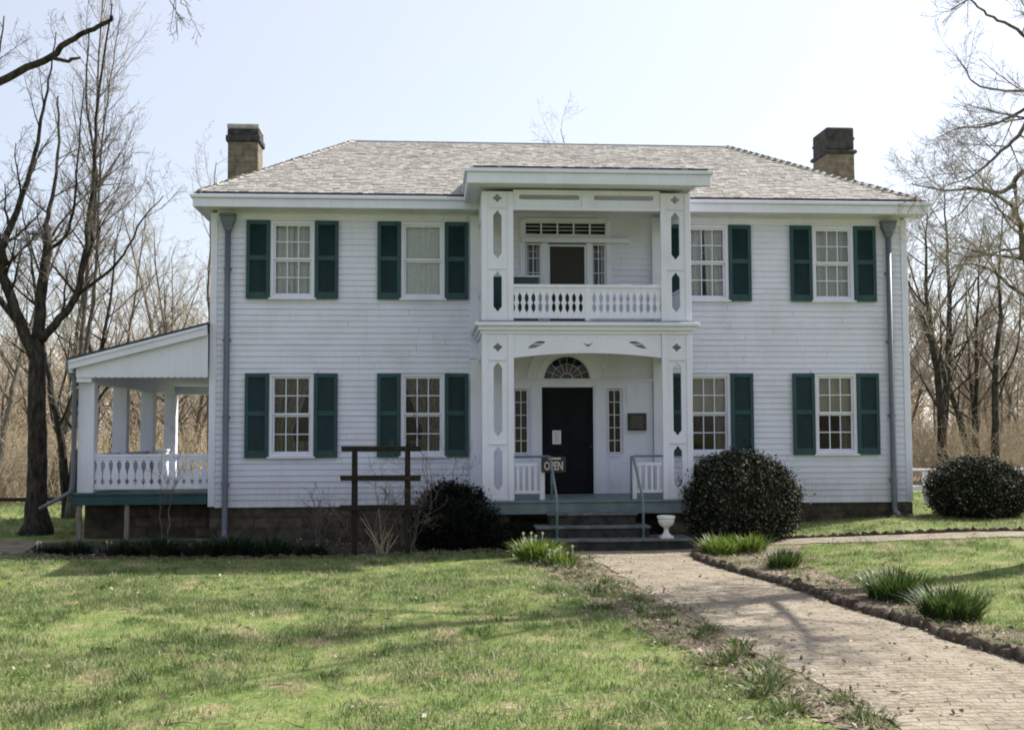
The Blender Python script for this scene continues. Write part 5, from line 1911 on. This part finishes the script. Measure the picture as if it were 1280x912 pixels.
# ------------------------------------------------------------------ grass
def in_poly(x, y, poly):
    ins = np.zeros(len(x), bool)
    j = len(poly) - 1
    for i in range(len(poly)):
        xi, yi = poly[i]
        xj, yj = poly[j]
        c = ((yi > y) != (yj > y)) & (x < (xj - xi)*(y - yi)/(yj - yi + 1e-12) + xi)
        ins ^= c
        j = i
    return ins
def vnoise(x, y, scale, seed):
    g = np.random.default_rng(seed).random((256, 256))
    u, v = x*scale + 71.3, y*scale + 113.7
    i, j = np.floor(u).astype(int), np.floor(v).astype(int)
    a, b = u - i, v - j
    a, b = a*a*(3 - 2*a), b*b*(3 - 2*b)
    i0, i1, j0, j1 = i % 256, (i + 1) % 256, j % 256, (j + 1) % 256
    return (g[i0, j0]*(1 - a) + g[i1, j0]*a)*(1 - b) + (g[i0, j1]*(1 - a) + g[i1, j1]*a)*b
def grass():
    g = np.random.default_rng(9)
    lawn_l = [(-6, -15.6), (7.0, -15.6), (6.85, -12.5), (6.45, -10.2), (6.25, -8.2), (6.1, -6.3), (5.95, -4.3), (5.75, -3.1), (4.5, -3.0), (2.8, -3.34), (.5, -3.28), (-1.4, -2.95), (-2.7, -2.4), (-14, -2.6), (-14, -15.6)]
    lawn_r = [(10.45, -14.6), (10.25, -11.4), (10.0, -9.6), (9.8, -7.9), (9.85, -5.6), (10.2, -4.2), (10.7, -3.5), (11.75, -4.05), (13, -4.3), (16, -4.35), (20, -4.2), (20, -14.6)]
    lawn_u = [(10.9, -2.3), (12.0, -2.95), (13.2, -3.25), (16, -3.35), (22, -3.1), (22, 8), (14.3, 8), (14.2, -.1), (10.6, -.1)]
    lawn_f = [(-16, 12), (-2.8, 12), (-2.8, 7.3), (-2.75, .1), (-4.2, .5), (-6, 1.1), (-16, 1.7)]
    strip_l = [(5.75, -3.1), (5.95, -4.3), (6.1, -6.3), (6.25, -8.2), (6.45, -10.2), (6.85, -12.5), (7.0, -15.6), (7.5, -15.6), (7.4, -13), (7.15, -9.8), (7.0, -7), (6.9, -5), (6.4, -3)]
    strip_r = [(9.3, -3.3), (8.85, -4.5), (8.9, -5.6), (9.2, -7.9), (9.4, -9.6), (9.65, -12), (9.85, -14.6), (10.45, -14.6), (10.25, -11.4), (10.0, -9.6), (9.8, -7.9), (9.85, -5.6), (10.2, -4.2)]
    def pts(poly, dens):
        P = np.array(poly)
        lo, hi = P.min(0), P.max(0)
        n = int(np.prod(hi - lo)*dens)
        x, y = g.uniform(lo[0], hi[0], n), g.uniform(lo[1], hi[1], n)
        k = in_poly(x, y, poly)
        return x[k], y[k]
    X, Y, S, K = [], [], [], []
    for poly, dens, sc in ((lawn_l, 1900, 1.0), (lawn_r, 1500, 1.0), (lawn_u, 800, 1.1), (lawn_f, 450, 1.4), (strip_l, 900, 1.15), (strip_r, 1100, 1.0)):
        x, y = pts(poly, dens)
        # thin out what is far outside the view
        dd = y + 22.2
        off = np.abs((x - 4.25)/np.maximum(dd, 1) - .0745)
        keep = (off < .62) | (g.random(len(x)) < .25)
        x, y = x[keep], y[keep]
        # patchy growth: thin where the turf is worn
        w = .45*vnoise(x, y, 1.1, 1) + .35*vnoise(x, y, 2.7, 2) + .3*vnoise(x, y, 6.5, 3)      # 0..1.1, mean .55
        cl = np.clip((vnoise(x, y, 3.1, 4)*.55 + vnoise(x, y, 8.5, 5)*.55 - .64)*3.2, 0, 1)         # denser clumps
        if poly is strip_l or poly is strip_r:
            keep = g.random(len(x)) < np.clip((w - .50)*5, .04, 1)
        else:
            keep = g.random(len(x)) < np.clip(.62 + 1.6*(w - .55) + .5*cl, .16, 1)
        x, y, w, cl = x[keep], y[keep], w[keep], cl[keep]
        X.append(x); Y.append(y); S.append(sc*(.85 + .9*(w - .55) + .38*cl)); K.append(cl)
    x, y, sc = np.concatenate(X), np.concatenate(Y), np.concatenate(S)
    n = len(x)
    z = gz_np(x, y) + .002
    h = (.030 + .040*g.random(n)**1.5 + (g.random(n) > .97)*.04)*sc
    w = (.0022 + .0022*g.random(n))*sc*1.15
    a = g.uniform(0, 2*math.pi, n)
    ln = h*(.25 + .9*g.random(n))
    dx, dy = np.cos(a), np.sin(a)
    b = a + math.pi/2 + g.normal(0, .5, n)
    sx, sy = np.cos(b)*w, np.sin(b)*w
    p0 = np.stack([x - sx, y - sy, z], 1)
    p1 = np.stack([x + sx, y + sy, z], 1)
    m0 = np.stack([x + dx*ln*.35 - sx*.8, y + dy*ln*.35 - sy*.8, z + h*.6], 1)
    m1 = np.stack([x + dx*ln*.35 + sx*.8, y + dy*ln*.35 + sy*.8, z + h*.6], 1)
    t = np.stack([x + dx*ln, y + dy*ln, z + h*.92], 1)
    V = np.stack([p0, p1, m1, m0, t], 1).reshape(-1, 3)
    i = np.arange(n)*5
    Q = np.stack([i, i + 1, i + 2, i + 3], 1)
    T = np.stack([i + 3, i + 2, i + 4], 1)
    me = np_mesh('grass', V, [Q, T])
    at = me.attributes.new('clump', 'FLOAT', 'POINT')
    at.data.foreach_set('value', np.repeat(np.concatenate(K), 5).astype(np.float32))
    o = link('grass', me, M['grass'])
    tag(o, 'short patchy spring grass of the lawns', 'grass', kind='stuff')
grass()

def litter():
    g = np.random.default_rng(19)
    n = 7000
    x = g.uniform(-6, 18, n); y = g.uniform(-14.8, -.3, n)
    e = g.random(n)
    k1 = e < .33
    tt = g.random(n)
    y = np.where(k1, -3 - 11.5*tt, y)
    x = np.where(k1, 6.15 + 1.0*tt + g.normal(0, .35, n), x)
    k2 = (e >= .33) & (e < .5)
    y = np.where(k2, -3.6 - 10*tt, y)
    x = np.where(k2, 9.5 + .4*tt + g.normal(0, .3, n), x)
    k3 = (e >= .5) & (e < .64)
    x = np.where(k3, g.uniform(-2.6, 5.6, n), x); y = np.where(k3, g.uniform(-3.2, -.3, n), y)
    z = gz_np(x, y) + .02 + .035*g.random(n)
    s = .012 + .022*g.random(n)**2
    u = g.normal(size=(n, 3)); u[:, 2] *= .4
    u /= np.linalg.norm(u, axis=1, keepdims=True)
    v = np.cross(u, g.normal(size=(n, 3)) + np.array([0, 0, 1.5]))
    v /= np.linalg.norm(v, axis=1, keepdims=True)
    c = np.stack([x, y, z], 1)
    S_ = s[:, None]
    V = np.stack([c - u*S_*1.3, c + v*S_*.6, c + u*S_*1.3, c - v*S_*.6 + np.array([0, 0, .006])], 1).reshape(-1, 3)
    o = link('fallen_leaves', np_mesh('fallen_leaves', V, [np.arange(4*n).reshape(-1, 4)]), M['deadleaf'])
    tag(o, 'scattered dry fallen leaves on the lawn and the beds', 'leaves', kind='stuff')
litter()

def twigs_on_ground():
    r = random.Random(29)
    mb = MB()
    for k in range(240):
        if k % 3:
            x, y = r.uniform(-5, 6), r.uniform(-14.6, -3.5)
        else:
            y = r.uniform(-14.5, -3.3)
            x = 6.3 + 1.1*(-3 - y)/11.5 + r.gauss(0, .35)
        z = gz(x, y) + .03
        a, L = r.uniform(0, 6.28), r.uniform(.06, .28)
        d = Vector((math.cos(a), math.sin(a), r.uniform(-.08, .12)))
        p = Vector((x, y, z))
        mb.tube([p, p + d*L*.5 + Vector((0, 0, r.uniform(-.01, .015))), p + d*L], [.004, .0035, .002], 4)
    o = mb.build('fallen_twigs', M['twigdark'])
    tag(o, 'small dry twigs lying about on the lawn and along the path', 'twigs', kind='stuff')
twigs_on_ground()
